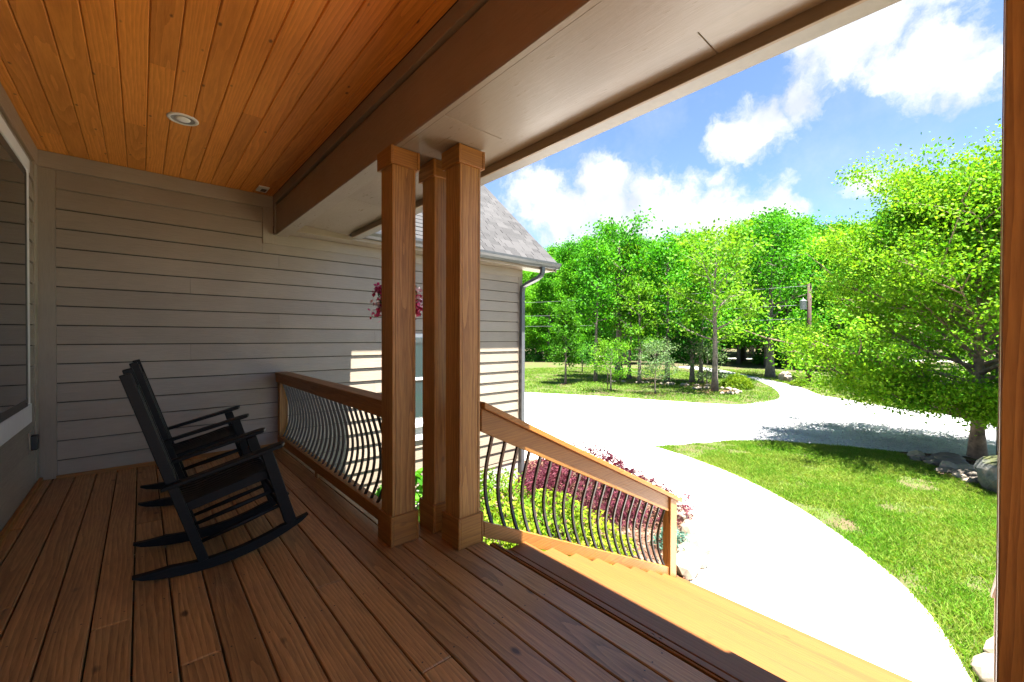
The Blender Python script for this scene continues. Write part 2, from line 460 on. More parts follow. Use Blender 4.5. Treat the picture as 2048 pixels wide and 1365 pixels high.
def prism(name, prof, axis, a0, a1, mat, bev=0.0):
    """extrude a closed 2-d profile along an axis: X (y,z), Y (x,z), Z (x,y)"""
    def p3(p, a):
        return {'X': (a, p[0], p[1]), 'Y': (p[0], a, p[1]), 'Z': (p[0], p[1], a)}[axis]
    bm = bmesh.new()
    lo = [bm.verts.new(p3(p, a0)) for p in prof]
    hi = [bm.verts.new(p3(p, a1)) for p in prof]
    n = len(prof)
    bm.faces.new(lo)
    bm.faces.new(hi[::-1])
    for i in range(n):
        j = (i+1) % n
        bm.faces.new((lo[j], lo[i], hi[i], hi[j]))
    bmesh.ops.recalc_face_normals(bm, faces=list(bm.faces))
    if bev:
        bmesh.ops.bevel(bm, geom=list(bm.edges), offset=bev, segments=1, affect='EDGES', profile=0.5)
    return from_bm(name, bm, mat)


def tube_data(pts, rad, n=8, cap=True):
    V, F = [], []
    pts = [Vector(p) for p in pts]
    ref = None
    for i, p in enumerate(pts):
        d = (pts[min(i+1, len(pts)-1)]-pts[max(i-1, 0)])
        if d.length < 1e-9:
            d = Vector((0, 0, 1))
        d.normalize()
        if ref is None:
            ref = Vector((1, 0, 0)) if abs(d.x) < 0.8 else Vector((0, 1, 0))
        a = (ref - d*ref.dot(d))
        if a.length < 1e-6:
            a = d.orthogonal()
        a.normalize()
        b = d.cross(a)
        ref = a
        r = rad[i] if hasattr(rad, '__len__') else rad
        for k in range(n):
            t = 2*math.pi*k/n
            V.append(p + a*(r*math.cos(t)) + b*(r*math.sin(t)))
    for i in range(len(pts)-1):
        for k in range(n):
            F.append((i*n+k, i*n+(k+1) % n, (i+1)*n+(k+1) % n, (i+1)*n+k))
    if cap:
        F.append(tuple(range(n-1, -1, -1)))
        F.append(tuple((len(pts)-1)*n+k for k in range(n)))
    return V, F


def tube(name, pts, rad, mat, n=8, smooth=True):
    V, F = tube_data(pts, rad, n)
    return mk(name, V, F, mat, smooth)


def join(parts):
    V, F = [], []
    for v, f in parts:
        b = len(V)
        V += list(v)
        F += [tuple(i+b for i in q) for q in f]
    return V, F


def lathe(name, prof, mat, n=24, smooth=True):
    V, F = [], []
    for r, z in prof:
        for k in range(n):
            t = 2*math.pi*k/n
            V.append((r*math.cos(t), r*math.sin(t), z))
    for i in range(len(prof)-1):
        for k in range(n):
            F.append((i*n+k, i*n+(k+1) % n, (i+1)*n+(k+1) % n, (i+1)*n+k))
    return mk(name, V, F, mat, smooth)


def fast_mesh(name, V, nper, mat, smooth=False):
    """many separate faces of nper corners each, from an (n*nper,3) array"""
    V = np.ascontiguousarray(V, dtype=np.float32)
    nv = len(V)
    nf = nv//nper
    me = bpy.data.meshes.new(name)
    me.vertices.add(nv)
    me.vertices.foreach_set('co', V.ravel())
    me.loops.add(nv)
    me.loops.foreach_set('vertex_index', np.arange(nv, dtype=np.int32))
    me.polygons.add(nf)
    me.polygons.foreach_set('loop_start', np.arange(0, nv, nper, dtype=np.int32))
    me.materials.append(mat)
    me.update(calc_edges=True)
    me.validate()
    return me


def leaf_quads(rng, P, L, W, flat=0.5, droop=0.0):
    """one rhombic leaf, folded on its rib, at each point; flat = how much leaves face up"""
    n = len(P)
    nrm = rng.normal(size=(n, 3))
    nrm /= np.linalg.norm(nrm, axis=1)[:, None]+1e-9
    nrm = nrm*(1-flat)+np.array([0, 0, 1.0])*flat
    nrm /= np.linalg.norm(nrm, axis=1)[:, None]+1e-9
    t = rng.normal(size=(n, 3))
    t[:, 2] -= droop
    t -= nrm*(t*nrm).sum(1)[:, None]
    t /= np.linalg.norm(t, axis=1)[:, None]+1e-9
    s = np.cross(nrm, t)
    k = rng.uniform(0.65, 1.25, size=(n, 1))
    l = t*(L*k*0.5)
    w = s*(W*k*0.5)
    f = nrm*(W*k*0.18)
    Q = np.stack([P-l, P+w-f*0.2-l*0.15, P+l-f*0.6, P-w-f*0.2-l*0.15], axis=1)
    return Q.reshape(-1, 3)


ORD = ['first', 'second', 'third', 'fourth', 'fifth', 'sixth', 'seventh', 'eighth', 'ninth', 'tenth', 'eleventh',
       'twelfth', 'thirteenth', 'fourteenth', 'fifteenth', 'sixteenth', 'seventeenth', 'eighteenth']
GZ = -1.42
YW = 5.655
XW = -0.69
SL = 0.015


def fz(x):
    return -SL*(x-XW)


def px_of(p):
    q = Vector(p)-EYE
    return 1024+833.7*q.dot(r2)/q.dot(fw)


ORDS = ORD+['nineteenth', 'twentieth', 'twenty-first', 'twenty-second', 'twenty-third', 'twenty-fourth', 'twenty-fifth', 'twenty-sixth', 'twenty-seventh', 'twenty-eighth', 'twenty-ninth', 'thirtieth']


def order_labels(objs, fmt):
    """tell look-alikes apart by their place, counted from the left of the photo"""
    for i, o in enumerate(sorted(objs, key=lambda q: px_of(q.location))):
        o['label'] = fmt % ORDS[i]


# ------------------------------------------------------------------ ground, drive, walk
def poly_sheet(name, pts, z, mat, thick=0.0, **kw):
    bm = bmesh.new()
    vs = [bm.verts.new((x, y, z)) for x, y in pts]
    f = bm.faces.new(vs)
    if f.calc_area() and f.normal.z < 0:
        f.normal_flip()
    bm.normal_update()
    if bm.faces[:][0].normal.z < 0:
        bm.faces[:][0].normal_flip()
    if thick:
        ext = bmesh.ops.extrude_face_region(bm, geom=list(bm.faces))
        for v in [g for g in ext['geom'] if isinstance(g, bmesh.types.BMVert)]:
            v.co.z -= thick
        bmesh.ops.recalc_face_normals(bm, faces=list(bm.faces))
    bmesh.ops.triangulate(bm, faces=list(bm.faces))
    return setp(link(name, from_bm(name, bm, mat)), **kw)


def smooth_line(pts, n=4):
    """Catmull-Rom through the points"""
    out = []
    P = [Vector((*p, 0)) for p in pts]
    for i in range(len(P)-1):
        a, b, c, d = P[max(i-1, 0)], P[i], P[i+1], P[min(i+2, len(P)-1)]
        for k in range(n):
            t = k/n
            q = 0.5*((2*b)+(-a+c)*t+(2*a-5*b+4*c-d)*t*t+(-a+3*b-3*c+d)*t**3)
            out.append((q.x, q.y))
    out.append((P[-1].x, P[-1].y))
    return out


WALK_R = smooth_line([(4.60, -0.10), (4.93, 0.02), (5.25, 0.11), (5.74, 0.27), (6.33, 0.57), (7.07, 1.13), (7.88, 1.90), (8.65, 2.89), (9.25, 4.11), (9.62, 5.42)])
LAWN_T = smooth_line([(9.62, 5.42), (10.59, 4.96), (11.55, 4.47), (12.32, 3.88), (12.75, 3.08), (13.23, 2.14), (13.56, 1.25)])
FAR_L = smooth_line([(9.5, 25.5), (12.0, 19.6), (14.19, 15.02), (15.91, 11.71), (16.68, 9.61), (17.51, 7.79), (18.37, 6.53), (20.23, 5.99), (22.32, 6.20), (26.07, 7.61), (29.86, 9.72), (32.17, 11.46), (34.21, 13.66), (37.5, 19.0)])
ROAD_R = smooth_line([(39.9, 18.4), (36.88, 14.72), (31.62, 9.99), (27.25, 6.61), (24.39, 5.10), (23.43, 3.80), (22.29, 2.66), (21.2, -2.0), (21.5, -14.0)])
BED = smooth_line([(5.45, 6.6), (6.52, 6.5), (7.30, 4.95), (6.60, 3.45), (5.90, 2.72), (5.45, 2.38), (4.50, 2.16)])
poly_sheet('ground', [(-120, -160), (220, -160), (220, 260), (-120, 260)], GZ-0.035, M['forest_floor'], kind='structure')
poly_sheet('front_lawn', [(4.4, -6), (4.4, -0.3)]+WALK_R+LAWN_T[1:]+[(13.2, 0.4), (13.4, -1.2), (14.0, -6)], GZ-0.016, M['lawn'], kind='structure')
poly_sheet('far_lawn', FAR_L+[(38.0, 21.5), (36.5, 27.5), (31, 34), (24, 38)], GZ-0.016, M['lawn'], kind='structure')
iR = min(range(len(FAR_L)), key=lambda i: abs(FAR_L[i][0]-17.2))
poly_sheet('concrete_driveway', [(4.12, 0.0)]+WALK_R[3:]+[(11.97, 4.25), (13.76, 6.28)]+FAR_L[iR::-1]+[(5.30, 26.5), (5.30, 6.6)]+BED+[(4.12, 2.16)], GZ, M['concrete'], thick=0.12, kind='structure')
poly_sheet('gravel_drive', [(11.97, 4.25)]+[p for p in LAWN_T if p[0] > 12.1]+[(14.3, 0.2), (14.6, -3.0), (15.0, -14.0)]+ROAD_R[::-1]+FAR_L[::-1][:len(FAR_L)-iR]+[(13.76, 6.28)], GZ-0.006, M['gravel'], kind='structure')
poly_sheet('verge_lawn', ROAD_R+[(30, -14), (34, -4), (37, 5), (43, 14)], GZ-0.016, M['lawn'], kind='structure')
# the road beyond the wood
poly_sheet('distant_road', [(44, 44), (47, 45.5), (52, 33.5), (72, 12), (79, -12), (75, -12), (67.5, 10.9), (48.5, 31.2)], GZ-0.008, M['concrete'], kind='structure')
# planting bed between stairs and garage
bed_pts = [(1.9, 5.55), (5.2, 5.58), (5.42, 6.5)]+BED+[(4.1, 2.30), (1.9, 2.30)]
poly_sheet('mulch_bed', bed_pts, GZ+0.035, M['soil'], thick=0.1, kind='structure')

rng = np.random.default_rng(11)


def scatter(pts, n, rng):
    A = np.array(pts)
    lo, hi = A.min(0), A.max(0)
    out = []
    while len(out) < n:
        C = rng.uniform(lo, hi, size=(n, 2))
        # vectorised point in polygon
        ins = np.zeros(len(C), bool)
        j = len(A)-1
        for i in range(len(A)):
            xi, yi = A[i]
            xj, yj = A[j]
            if yi != yj:
                cond = ((yi > C[:, 1]) != (yj > C[:, 1])) & (C[:, 0] < (xj-xi)*(C[:, 1]-yi)/(yj-yi)+xi)
                ins ^= cond
            j = i
        out += C[ins].tolist()
    return np.array(out[:n])


def vnoise(P, s, seed):
    """cheap smooth value noise on 2-d points"""
    r = np.random.default_rng(seed)
    T = r.random((64, 64))
    q = P*s
    i = np.floor(q).astype(int)
    f = q-i
    f = f*f*(3-2*f)
    a = T[i[:, 0] % 64, i[:, 1] % 64]
    b = T[(i[:, 0]+1) % 64, i[:, 1] % 64]
    c = T[i[:, 0] % 64, (i[:, 1]+1) % 64]
    d = T[(i[:, 0]+1) % 64, (i[:, 1]+1) % 64]
    return (a*(1-f[:, 0])+b*f[:, 0])*(1-f[:, 1])+(c*(1-f[:, 0])+d*f[:, 0])*f[:, 1]


def grass(name, pts, n, h, w, z, label, thin=0.27):
    P = scatter(pts, n, rng)
    dn = vnoise(P, 1.3, 3)*0.6+vnoise(P, 4.1, 4)*0.4
    P = P[rng.random(len(P)) < np.clip((dn-thin)*4.0, 0.10, 1.0)]
    n = len(P)
    dn = vnoise(P, 1.3, 3)*0.6+vnoise(P, 4.1, 4)*0.4
    B = np.column_stack([P, np.full(n, z)])
    ang = rng.uniform(0, 2*np.pi, n)
    side = np.column_stack([np.cos(ang), np.sin(ang), np.zeros(n)])
    hh = (h*rng.uniform(0.5, 1.3, n)*(0.6+0.8*dn))[:, None]
    lean = rng.normal(scale=0.55, size=(n, 2))
    top = B+np.column_stack([lean, np.ones(n)])*hh
    mid = B+np.column_stack([lean*0.3, np.full(n, 0.55)])*hh
    ww = w*rng.uniform(0.6, 1.3, (n, 1))
    V = np.stack([B-side*ww*0.5, B+side*ww*0.5, mid+side*ww*0.4, top, mid-side*ww*0.4], axis=1).reshape(-1, 3)
    o = link(name, fast_mesh(name, V, 5, M['grass']))
    return setp(o, label, 'grass', kind='stuff')


near_lawn = [(4.55, -0.9)]+[(x-0.03, y+0.02) for x, y in WALK_R[2:]]+LAWN_T[1:]+[(12.9, 0.75), (11.5, -0.05), (11.2, -0.9)]
grass('lawn_grass', near_lawn, 210000, 0.055, 0.009, GZ-0.02, 'short patchy lawn grass beside the curved concrete walk')
far_poly = FAR_L[6:-4]+[(33.5, 18), (30, 25), (22, 27), (14, 22)]
grass('verge_grass', ROAD_R[4:-2]+[(27, -6), (31, 0), (35, 5), (40, 12)], 30000, 0.09, 0.03, GZ-0.02, 'rough grass along the gravel drive in front of the wood', thin=0.2)
grass('far_lawn_grass', far_poly, 90000, 0.075, 0.022, GZ-0.02, 'mown lawn grass round the young trees beyond the driveway', thin=0.2)

# gravel stones proud of the drive
gp = [(11.97, 4.25)]+[p for p in LAWN_T if p[0] > 12.1]+[(14.3, 0.4), (20.0, -0.5), (22.3, 2.6), (23.4, 3.8), (22.0, 6.0), (18.4, 6.4), (17.4, 7.7), (13.76, 6.28)]
P = scatter(gp, 9000, rng)
n = len(P)
C = np.column_stack([P, np.full(n, GZ-0.004)])
s = rng.uniform(0.012, 0.034, (n, 1))
a = rng.uniform(0, 6.28, n)
e1 = np.column_stack([np.cos(a), np.sin(a), np.zeros(n)])*s
e2 = np.column_stack([-np.sin(a), np.cos(a), np.zeros(n)])*s*rng.uniform(0.6, 1, (n, 1))
e3 = np.array([0, 0, 1.0])*s*rng.uniform(0.5, 1, (n, 1))
T = []
for A_, B_ in ((e1, e2), (e2, -e1), (-e1, -e2), (-e2, e1)):
    T.append(np.stack([C+A_, C+B_, C+e3], axis=1))
V = np.concatenate(T, axis=1).reshape(-1, 3)
setp(link('gravel_stones', fast_mesh('gravel_stones', V, 3, M['gravel'])), 'loose pale gravel on the drive under the birch', 'gravel', kind='stuff')

# bark chips on the bed
P = scatter(bed_pts, 9000, rng)
n = len(P)
C = np.column_stack([P, GZ+0.038+rng.uniform(0, 0.02, n)])
V = leaf_quads(rng, C, 0.075, 0.024, flat=0.72)
setp(link('bark_mulch', fast_mesh('bark_mulch', V, 4, M['mulchchip'])), 'reddish bark mulch chips in the bed below the stair rail', 'mulch', kind='stuff')

# ------------------------------------------------------------------ porch floor
floor = thing('porch_floor', None, None, (0, 0, 0), kind='structure')
rnd = random.Random(5)
PITCH_X = 0.1431
edge0 = -0.605
joints = {}
jl = [(-0.65, 4.33), (-0.11, 2.63), (0.2, 2.12), (0.03, 3.92), (1.03, 3.97), (0.74, 2.32), (0.9, 1.46), (-0.49, 3.11)]
col_edges = [XW+0.002]+[edge0+PITCH_X*i for i in range(17)]
deck_meshes = {}


def deck_board(x0, x1, y0, y1):
    w = x1-x0-0.007
    L = y1-y0-0.003
    key = (round(w, 3), round(L, 2))
    if key not in deck_meshes:
        deck_meshes[key] = boxmesh('deck_board', w, L, 0.034, M['deck'], 0.004)
    xc = (x0+x1)/2
    o = link('deck_board', deck_meshes[key], floor, (xc, (y0+y1)/2, fz(xc)-0.017+rnd.uniform(-0.0012, 0.0012)), (0, math.atan(SL), 0))
    return o


for i in range(len(col_edges)-1):
    x0, x1 = col_edges[i], col_edges[i+1]
    if x0 > 1.75:
        break
    x1 = min(x1, 1.785)
    if x1-x0 < 0.04:
        continue
    xc = (x0+x1)/2
    ytop = YW-0.004 if xc < 1.36 else (2.70 if xc < 1.70 else 2.185)
    js = sorted([y for x, y in jl if abs(x-xc) < 0.072 and y < ytop-0.3])
    ys = [-5.0]+[rnd.uniform(-2.5, -0.9)]+js+[ytop]
    if ytop > 5 and not js:
        ys = [-5.0, rnd.uniform(-1.6, 0.3), ytop]
    for a, b in zip(ys[:-1], ys[1:]):
        deck_board(x0, x1, a, b)
parts = []
for yy in np.arange(-0.35, 5.6, 0.61):
    for i in range(1, len(col_edges)):
        for xx in (col_edges[i-1]+0.03, col_edges[i]-0.03):
            if xx > (1.33 if yy > 2.7 else 1.75) or xx < XW+0.01:
                continue
            x_, y_ = xx+rnd.uniform(-.004, .004), yy+0.02+rnd.uniform(-.008, .008)
            z_ = fz(xx)+0.0016
            parts.append(([(x_+0.0042*math.cos(k*math.pi/3), y_+0.0042*math.sin(k*math.pi/3), z_) for k in range(6)], [tuple(range(6))]))
V, F = join(parts)
sw = link('screw_heads', mk('screw_heads', V, F, M['iron']), floor)
sw['kind'] = 'stuff'
box('deck_nosing', 1.745, 1.775, -0.10, 2.178, -0.30, -0.075, M['cedar_y'], floor)
box('rim_board', 1.355, 1.385, 2.62, YW-0.01, -0.32, -0.072, M['cedar_y'], floor)
box('rim_board', 1.39, 1.72, 2.66, 2.69, -0.32, -0.074, M['cedar_x'], floor)
box('deck_joist', XW, 1.33, -5.0, -4.95, -0.30, -0.09, M['cedar_x'], floor)
for yy in np.arange(-4.4, 5.6, 0.61):
    box('deck_joist', XW+0.01, 1.34, yy, yy+0.04, -0.30, -0.085, M['bark_dark'], floor, bev=0)
box('floor_trim', XW+0.105, 1.34, YW-0.034, YW-0.017, fz(0.4)-0.012, 0.028, M['cedar_x'], floor)
box('floor_trim', XW+0.002, XW+0.028, -5.0, YW-0.036, fz(XW)-0.004, 0.034, M['cedar_y'], floor)
# ------------------------------------------------------------------ porch ceiling
ceil = thing('porch_ceiling', None, None, (0, 0, 0), kind='structure')
CZ = 2.985
cm = {}


def ceil_profile(w):
    h = w/2
    return [(-h, 0.012), (-h, 0.006), (-h+0.0055, 0.0), (h-0.0075, 0.0), (h-0.0025, 0.006), (h-0.0025, 0.012)]


e = -0.09-0.1333*5
while e < 1.19:
    x0 = max(e, XW+0.001)
    x1 = min(e+0.1333, 1.1895)
    if x1-x0 < 0.02:
        break
    js = [rnd.uniform(2.6, 5.2)] if rnd.random() < 0.75 else []
    if rnd.random() < 0.4:
        js.append(rnd.uniform(0.4, 2.0))
    ys = [-1.6]+sorted(js)+[YW-0.003]
    for a, b in zip(ys[:-1], ys[1:]):
        w = x1-x0
        o = link('ceiling_board', prism('ceiling_board', ceil_profile(w), 'Y', -(b-a)/2+0.0006, (b-a)/2-0.0006, M['ceiling']), ceil,
                 ((x0+x1)/2, (a+b)/2, CZ))
    e += 0.1333
box('ceiling_deck', XW, 1.19, -1.6, YW, CZ+0.013, CZ+0.04, M['bark_dark'], ceil, bev=0)

# ------------------------------------------------------------------ walls
LAP = 0.178
Z0 = 1.4135-13*LAP


def lap_profile(h):
    return [(-0.001, 0.0), (-0.0245, 0.0), (-0.025, 0.003), (-0.0095, LAP-0.010), (-0.001, LAP-0.010), (-0.001, h)][:5] if h > LAP-0.01 else [(-0.001, 0.0), (-0.0245, 0.0), (-0.025, 0.003), (-0.0095, h), (-0.001, h)]


gar = thing('garage_wing', 'tan lap-sided garage wing with grey shingle roof at the end of the porch', 'building', (0, 0, 0))


def lap(x0, x1, z, h):
    me = prism('siding_board', lap_profile(h), 'X', -(x1-x0)/2+0.0008, (x1-x0)/2-0.0008, M['siding_x'])
    return link('siding_board', me, gar, ((x0+x1)/2, YW, z))


for k in range(-1, 21):
    z = Z0+k*LAP
    h = LAP+0.016
    xl, xr = XW+0.112, 5.17
    if k == -1:
        z, h = -0.96, LAP-0.06+0.016
    if z > 2.6:
        lap(xl, 1.077, z, h if z+h < 2.86 else 2.86-z)
        continue
    if z+LAP > 2.415:
        if z > 2.415-0.02:
            lap(xl, 1.077, z, h)
        else:
            lap(xl, 1.077, z, h)
            lap(1.077, xr, z, 2.43-z)
        continue
    j = [2.45, 1.25, 3.2, 0.4][k % 4]
    lap(xl, j, z, h)
    lap(j, xr, z, h)
T = 0.0
box('wall_core', XW-0.3, 5.258, YW, 12.0, -1.5, 2.64, M['lap_shade'], gar, bev=0)  # dark colour stands in for shade where the lap gaps show it
box('wall_core', XW-0.3, 1.36, YW+0.001, YW+0.3, 2.641, 3.4, M['trim_x'], gar, bev=0)
box('foundation', 1.0, 5.25, YW-0.012, YW+0.2, -1.5, -0.965, M['foundation'], gar)
box('corner_board', XW, XW+0.1115, YW-0.021, YW, fz(XW)+0.0, 2.832, M['trim_z'], gar)
box('corner_board', 5.171, 5.272, YW-0.023, YW+0.1, -0.965, 2.41, M['trim_z'], gar)
box('frieze_board', XW, 1.185, YW-0.026, YW, 2.835, CZ-0.002, M['trim_x'], gar)
box('frieze_board', 1.078, 1.186, YW-0.027, YW, 2.416, 2.834, M['trim_z'], gar)
box('frieze_board', 1.079, 5.272, YW-0.025, YW, 2.412, 2.549, M['trim_x'], gar)
box('eave_soffit', 1.345, 5.84, YW-0.28, YW-0.001, 2.551, 2.565, M['soffit'], gar)
box('eave_fascia', 1.345, 5.86, YW-0.30, YW-0.281, 2.546, 2.668, M['trim_x'], gar)
# siding on the gable end facing the drive
for k in range(0, 20):
    z = Z0+k*LAP
    me = prism('siding_board', [(0, 0), (0.016, 0), (0.005, LAP+0.015), (0, LAP+0.015)], 'Y', -3.05, 3.05, M['siding_y'])
    link('siding_board', me, gar, (5.258, YW+3.16, z))
# roof
RP = 0.92
ry0, rz0 = YW-0.33, 2.695
run = 4.6
roof = link('roof', prism('roof', [(ry0, rz0-0.03), (ry0, rz0), (ry0+run, rz0+run*RP), (ry0+2*run, rz0), (ry0+2*run, rz0-0.03), (ry0+run, rz0+run*RP-0.06)], 'X', 1.36, 5.87, M['gutter_tan']), gar)
nl = math.hypot(1, RP)
sd = Vector((0, 1/nl, RP/nl))
sn = Vector((0, -RP/nl, 1/nl))
sh_meshes = []
for w in (0.15, 0.20, 0.26):
    sh_meshes.append((w, boxmesh('shingle', w-0.006, 0.150, 0.007, M['shingle'], 0)))
ang = math.atan(RP)
cnt = 0
for row in range(26):
    x = 5.885
    while x > 3.75 and cnt < 300:
        w, me = rnd.choice(sh_meshes)
        s = 0.065+row*0.127
        p = Vector((x-w/2, ry0, rz0))+sd*s+sn*(0.0075+0.0045*rnd.random()+0.002)
        link('shingle', me, roof, p, (ang+0.035, 0, 0))
        x -= w
        cnt += 1
    if cnt >= 300:
        break
lastrow = row
V = []
for row in range(0, 44):
    x = 5.885 if row > lastrow else 3.78
    while x > 1.75:
        w = rnd.choice((0.15, 0.20, 0.26))
        s = 0.065+row*0.127
        p = Vector((x-w/2, ry0, rz0))+sd*s+sn*(0.009+0.0045*rnd.random())
        ex, ey = Vector((w/2-0.003, 0, 0)), (sd*0.075-sn*0.0026)
        q = [p-ex-ey+sn*0.0035, p+ex-ey+sn*0.0035, p+ex+ey, p-ex+ey]
        V += q
        V += [q[0], q[1], q[1]-sn*0.007, q[0]-sn*0.007]
        x -= w
so = link('shingle_field', fast_mesh('shingle_field', np.array([tuple(v) for v in V]), 4, M['shingle']), roof)
so['kind'] = 'stuff'
# rake board and gable
box('gable_core', 5.20, 5.257, YW+0.05, YW+8.2, 2.60, 2.68, M['trim_x'], gar, bev=0)
rk = prism('rake_board', [(ry0+0.01, rz0-0.17), (ry0+0.01, rz0-0.032), (ry0+run, rz0+run*RP-0.062), (ry0+run, rz0+run*RP-0.21)], 'X', 5.845, 5.868, M['trim_x'])
link('rake_board', rk, gar)
gb = prism('gable_wall', [(YW+0.06, 2.66), (ry0+run, rz0+(run)*RP-0.1), (ry0+2*run-0.4, 2.66)], 'X', 5.19, 5.256, M['siding_y'])
link('gable_wall', gb, gar)
# gutter, downspout
gprof = [(YW-0.302, 2.690), (YW-0.302, 2.585), (YW-0.375, 2.585), (YW-0.395, 2.620), (YW-0.425, 2.655), (YW-0.430, 2.690), (YW-0.420, 2.692), (YW-0.412, 2.660), (YW-0.31, 2.600), (YW-0.31, 2.690)]
link('gutter', prism('gutter', gprof, 'X', 1.995, 5.885, M['gutter']), gar)
link('gutter_end_cap', prism('gutter_end_cap', [(YW-0.301, 2.688), (YW-0.301, 2.586), (YW-0.375, 2.586), (YW-0.428, 2.655), (YW-0.430, 2.688)], 'X', 5.886, 5.892, M['gutter']), gar)


def rect_path(name, pts, hw, hd, mat, updir=(1, 0, 0)):
    V, F = [], []
    pts = [Vector(p) for p in pts]
    for i, p in enumerate(pts):
        d = (pts[min(i+1, len(pts)-1)]-pts[max(i-1, 0)]).normalized()
        a = Vector(updir)
        a = (a-d*a.dot(d)).normalized()
        b = d.cross(a)
        for s, t in ((-1, -1), (1, -1), (1, 1), (-1, 1)):
            V.append(p+a*(s*hw)+b*(t*hd))
    for i in range(len(pts)-1):
        for k in range(4):
            F.append((i*4+k, i*4+(k+1) % 4, (i+1)*4+(k+1) % 4, (i+1)*4+k))
    F += [(3, 2, 1, 0), tuple((len(pts)-1)*4+k for k in range(4))]
    return mk(name, V, F, mat)


dsp = [(5.47, YW-0.345, 2.60), (5.47, YW-0.345, 2.50), (5.45, YW-0.335, 2.44), (5.40, YW-0.29, 2.38), (5.28, YW-0.12, 2.28), (5.235, YW-0.075, 2.22), (5.23, YW-0.066, 2.13), (5.23, YW-0.066, -1.22), (5.235, YW-0.08, -1.28), (5.30, YW-0.24, -1.36)]
link('downspout', rect_path('downspout', dsp, 0.038, 0.030, M['gutter']), gar)
# window in the garage wall, seen between the columns
gw = link('window', boxmesh('window', 0.90, 0.03, 1.36, M['white_trim'], 0.004), gar, (3.28, YW-0.021, 0.68))
link('pane', boxmesh('pane', 0.74, 0.01, 1.20, M['glass_blue'], 0), gw, (0, -0.016, 0.02))
link('sash', boxmesh('sash', 0.76, 0.022, 0.04, M['white_trim'], 0.003), gw, (0, -0.02, 0.0))
link('sill', boxmesh('sill', 1.0, 0.06, 0.05, M['white_trim'], 0.004), gw, (0, -0.025, -0.70))
link('apron', boxmesh('apron', 0.92, 0.025, 0.20, M['white_trim'], 0.004), gw, (0, -0.012, -0.83))

# house wall on the left
hw = thing('house_wall', 'tan lap-sided house wall with a white-trimmed dark window at the far left', 'wall', (0, 0, 0))
for k in range(5, 21):
    z = Z0+k*LAP-0.002
    hh = LAP+0.016 if z+LAP < 2.83 else 2.845-z
    if z < 0.0:
        hh -= (0.012-z)
        z = 0.012
    ht = min(hh, LAP-0.010)
    prof = [(0.0, 0.0), (0.017, 0.0), (0.0175, 0.003), (0.006, ht), (0.0, ht)]
    segs = [(5.135, 5.49), (-5.0, 2.4)] if 0.62 < z+LAP*0.5 < 2.72 else [(1.9, 5.49), (-5.0, 1.9)]
    for a, b in segs:
        link('siding_board', prism('siding_board', prof, 'Y', -(b-a)/2+0.001, (b-a)/2-0.001, M['siding_y']), hw, (XW-0.017, (a+b)/2, z))
box('wall_core', XW-0.40, XW-0.018, -5.0, YW+0.02, -1.5, 3.2, M['lap_shade'], hw, bev=0)
box('corner_board', XW-0.017, XW+0.004, 5.492, YW-0.022, 0.012, 2.832, M['trim_z'], hw)
box('frieze_board', XW-0.017, XW+0.008, -5.0, YW-0.028, 2.834, CZ-0.003, M['trim_y'], hw)
wn = link('window', boxmesh('window', 0.03, 2.70, 2.0, M['bronze'], 0.004), hw, (XW-0.002, 3.70, 1.68))
for nm, sy, sz, cy_, cz_ in (('side_casing', 0.09, 2.125, 1.385, -0.01), ('side_casing', 0.09, 2.125, -1.385, -0.01)):
    link(nm, boxmesh(nm, 0.034, sy, sz, M['white_trim'], 0.003), wn, (0.004, cy_, cz_))
link('head_casing', boxmesh('head_casing', 0.038, 2.88, 0.10, M['white_trim'], 0.003), wn, (0.006, 0, 1.002))
link('sill_casing', boxmesh('sill_casing', 0.040, 2.88, 0.155, M['white_trim'], 0.003), wn, (0.007, 0, -0.995))
for yy in (0.66, -0.66):
    sash = link('sash', boxmesh('sash', 0.03, 1.26, 1.86, M['bronze'], 0.006), wn, (0.012, yy, 0.0))
    link('pane', boxmesh('pane', 0.006, 1.12, 1.72, M['glass'], 0), sash, (0.0150, 0, 0))
    link('frame_bead', boxmesh('frame_bead', 0.02, 0.03, 1.80, M['bronze'], 0.003), sash, (0.012, 0.575, 0))
    link('frame_bead', boxmesh('frame_bead', 0.02, 1.10, 0.03, M['bronze'], 0.003), sash, (0.012, 0, -0.875))
ob = link('outlet_cover', boxmesh('outlet_cover', 0.045, 0.07, 0.125, M['black_box'], 0.008), hw, (XW+0.020, 5.285, 0.415))
link('outlet_plate', boxmesh('outlet_plate', 0.014, 0.12, 0.18, M['siding_y'], 0.003), hw, (XW-0.004, 5.285, 0.415))
# the house behind
box('house_body', -7.0, XW-0.41, -6.0, 12.0, -1.5, 3.4, M['trim_y'], hw, bev=0)

# ------------------------------------------------------------------ porch roof: beam, soffit, eave
pr = thing('porch_roof', 'tan painted beam, soffit and eave over the porch edge', 'roof', (0, 0, 0))
YB = YW-0.03
box('beam_crown', 1.186, 1.330, -1.6, YB, 2.886, CZ-0.001, M['trim_y'], pr)
box('beam_face', 1.209, 1.226, -1.6, YB-0.03, 2.523, 2.872, M['trim_y'], pr, bev=0.004)
box('beam_core', 1.2265, 1.325, -1.6, YB, 2.535, 2.98, M['trim_y'], pr, bev=0)
box('beam_end_trim', 1.190, 1.208, YB-0.055, YB, 2.520, 2.885, M['trim_z'], pr)
box('beam_soffit', 1.206, 1.240, -1.6, 2.66, 2.517, 2.5345, M['soffit'], pr, bev=0.002)
box('beam_soffit', 1.2065, 1.341, 2.662, YB, 2.518, 2.5345, M['soffit'], pr, bev=0.002)
box('beam_outer', 1.3255, 1.341, 2.662, YB, 2.535, 2.66, M['trim_y'], pr, bev=0)
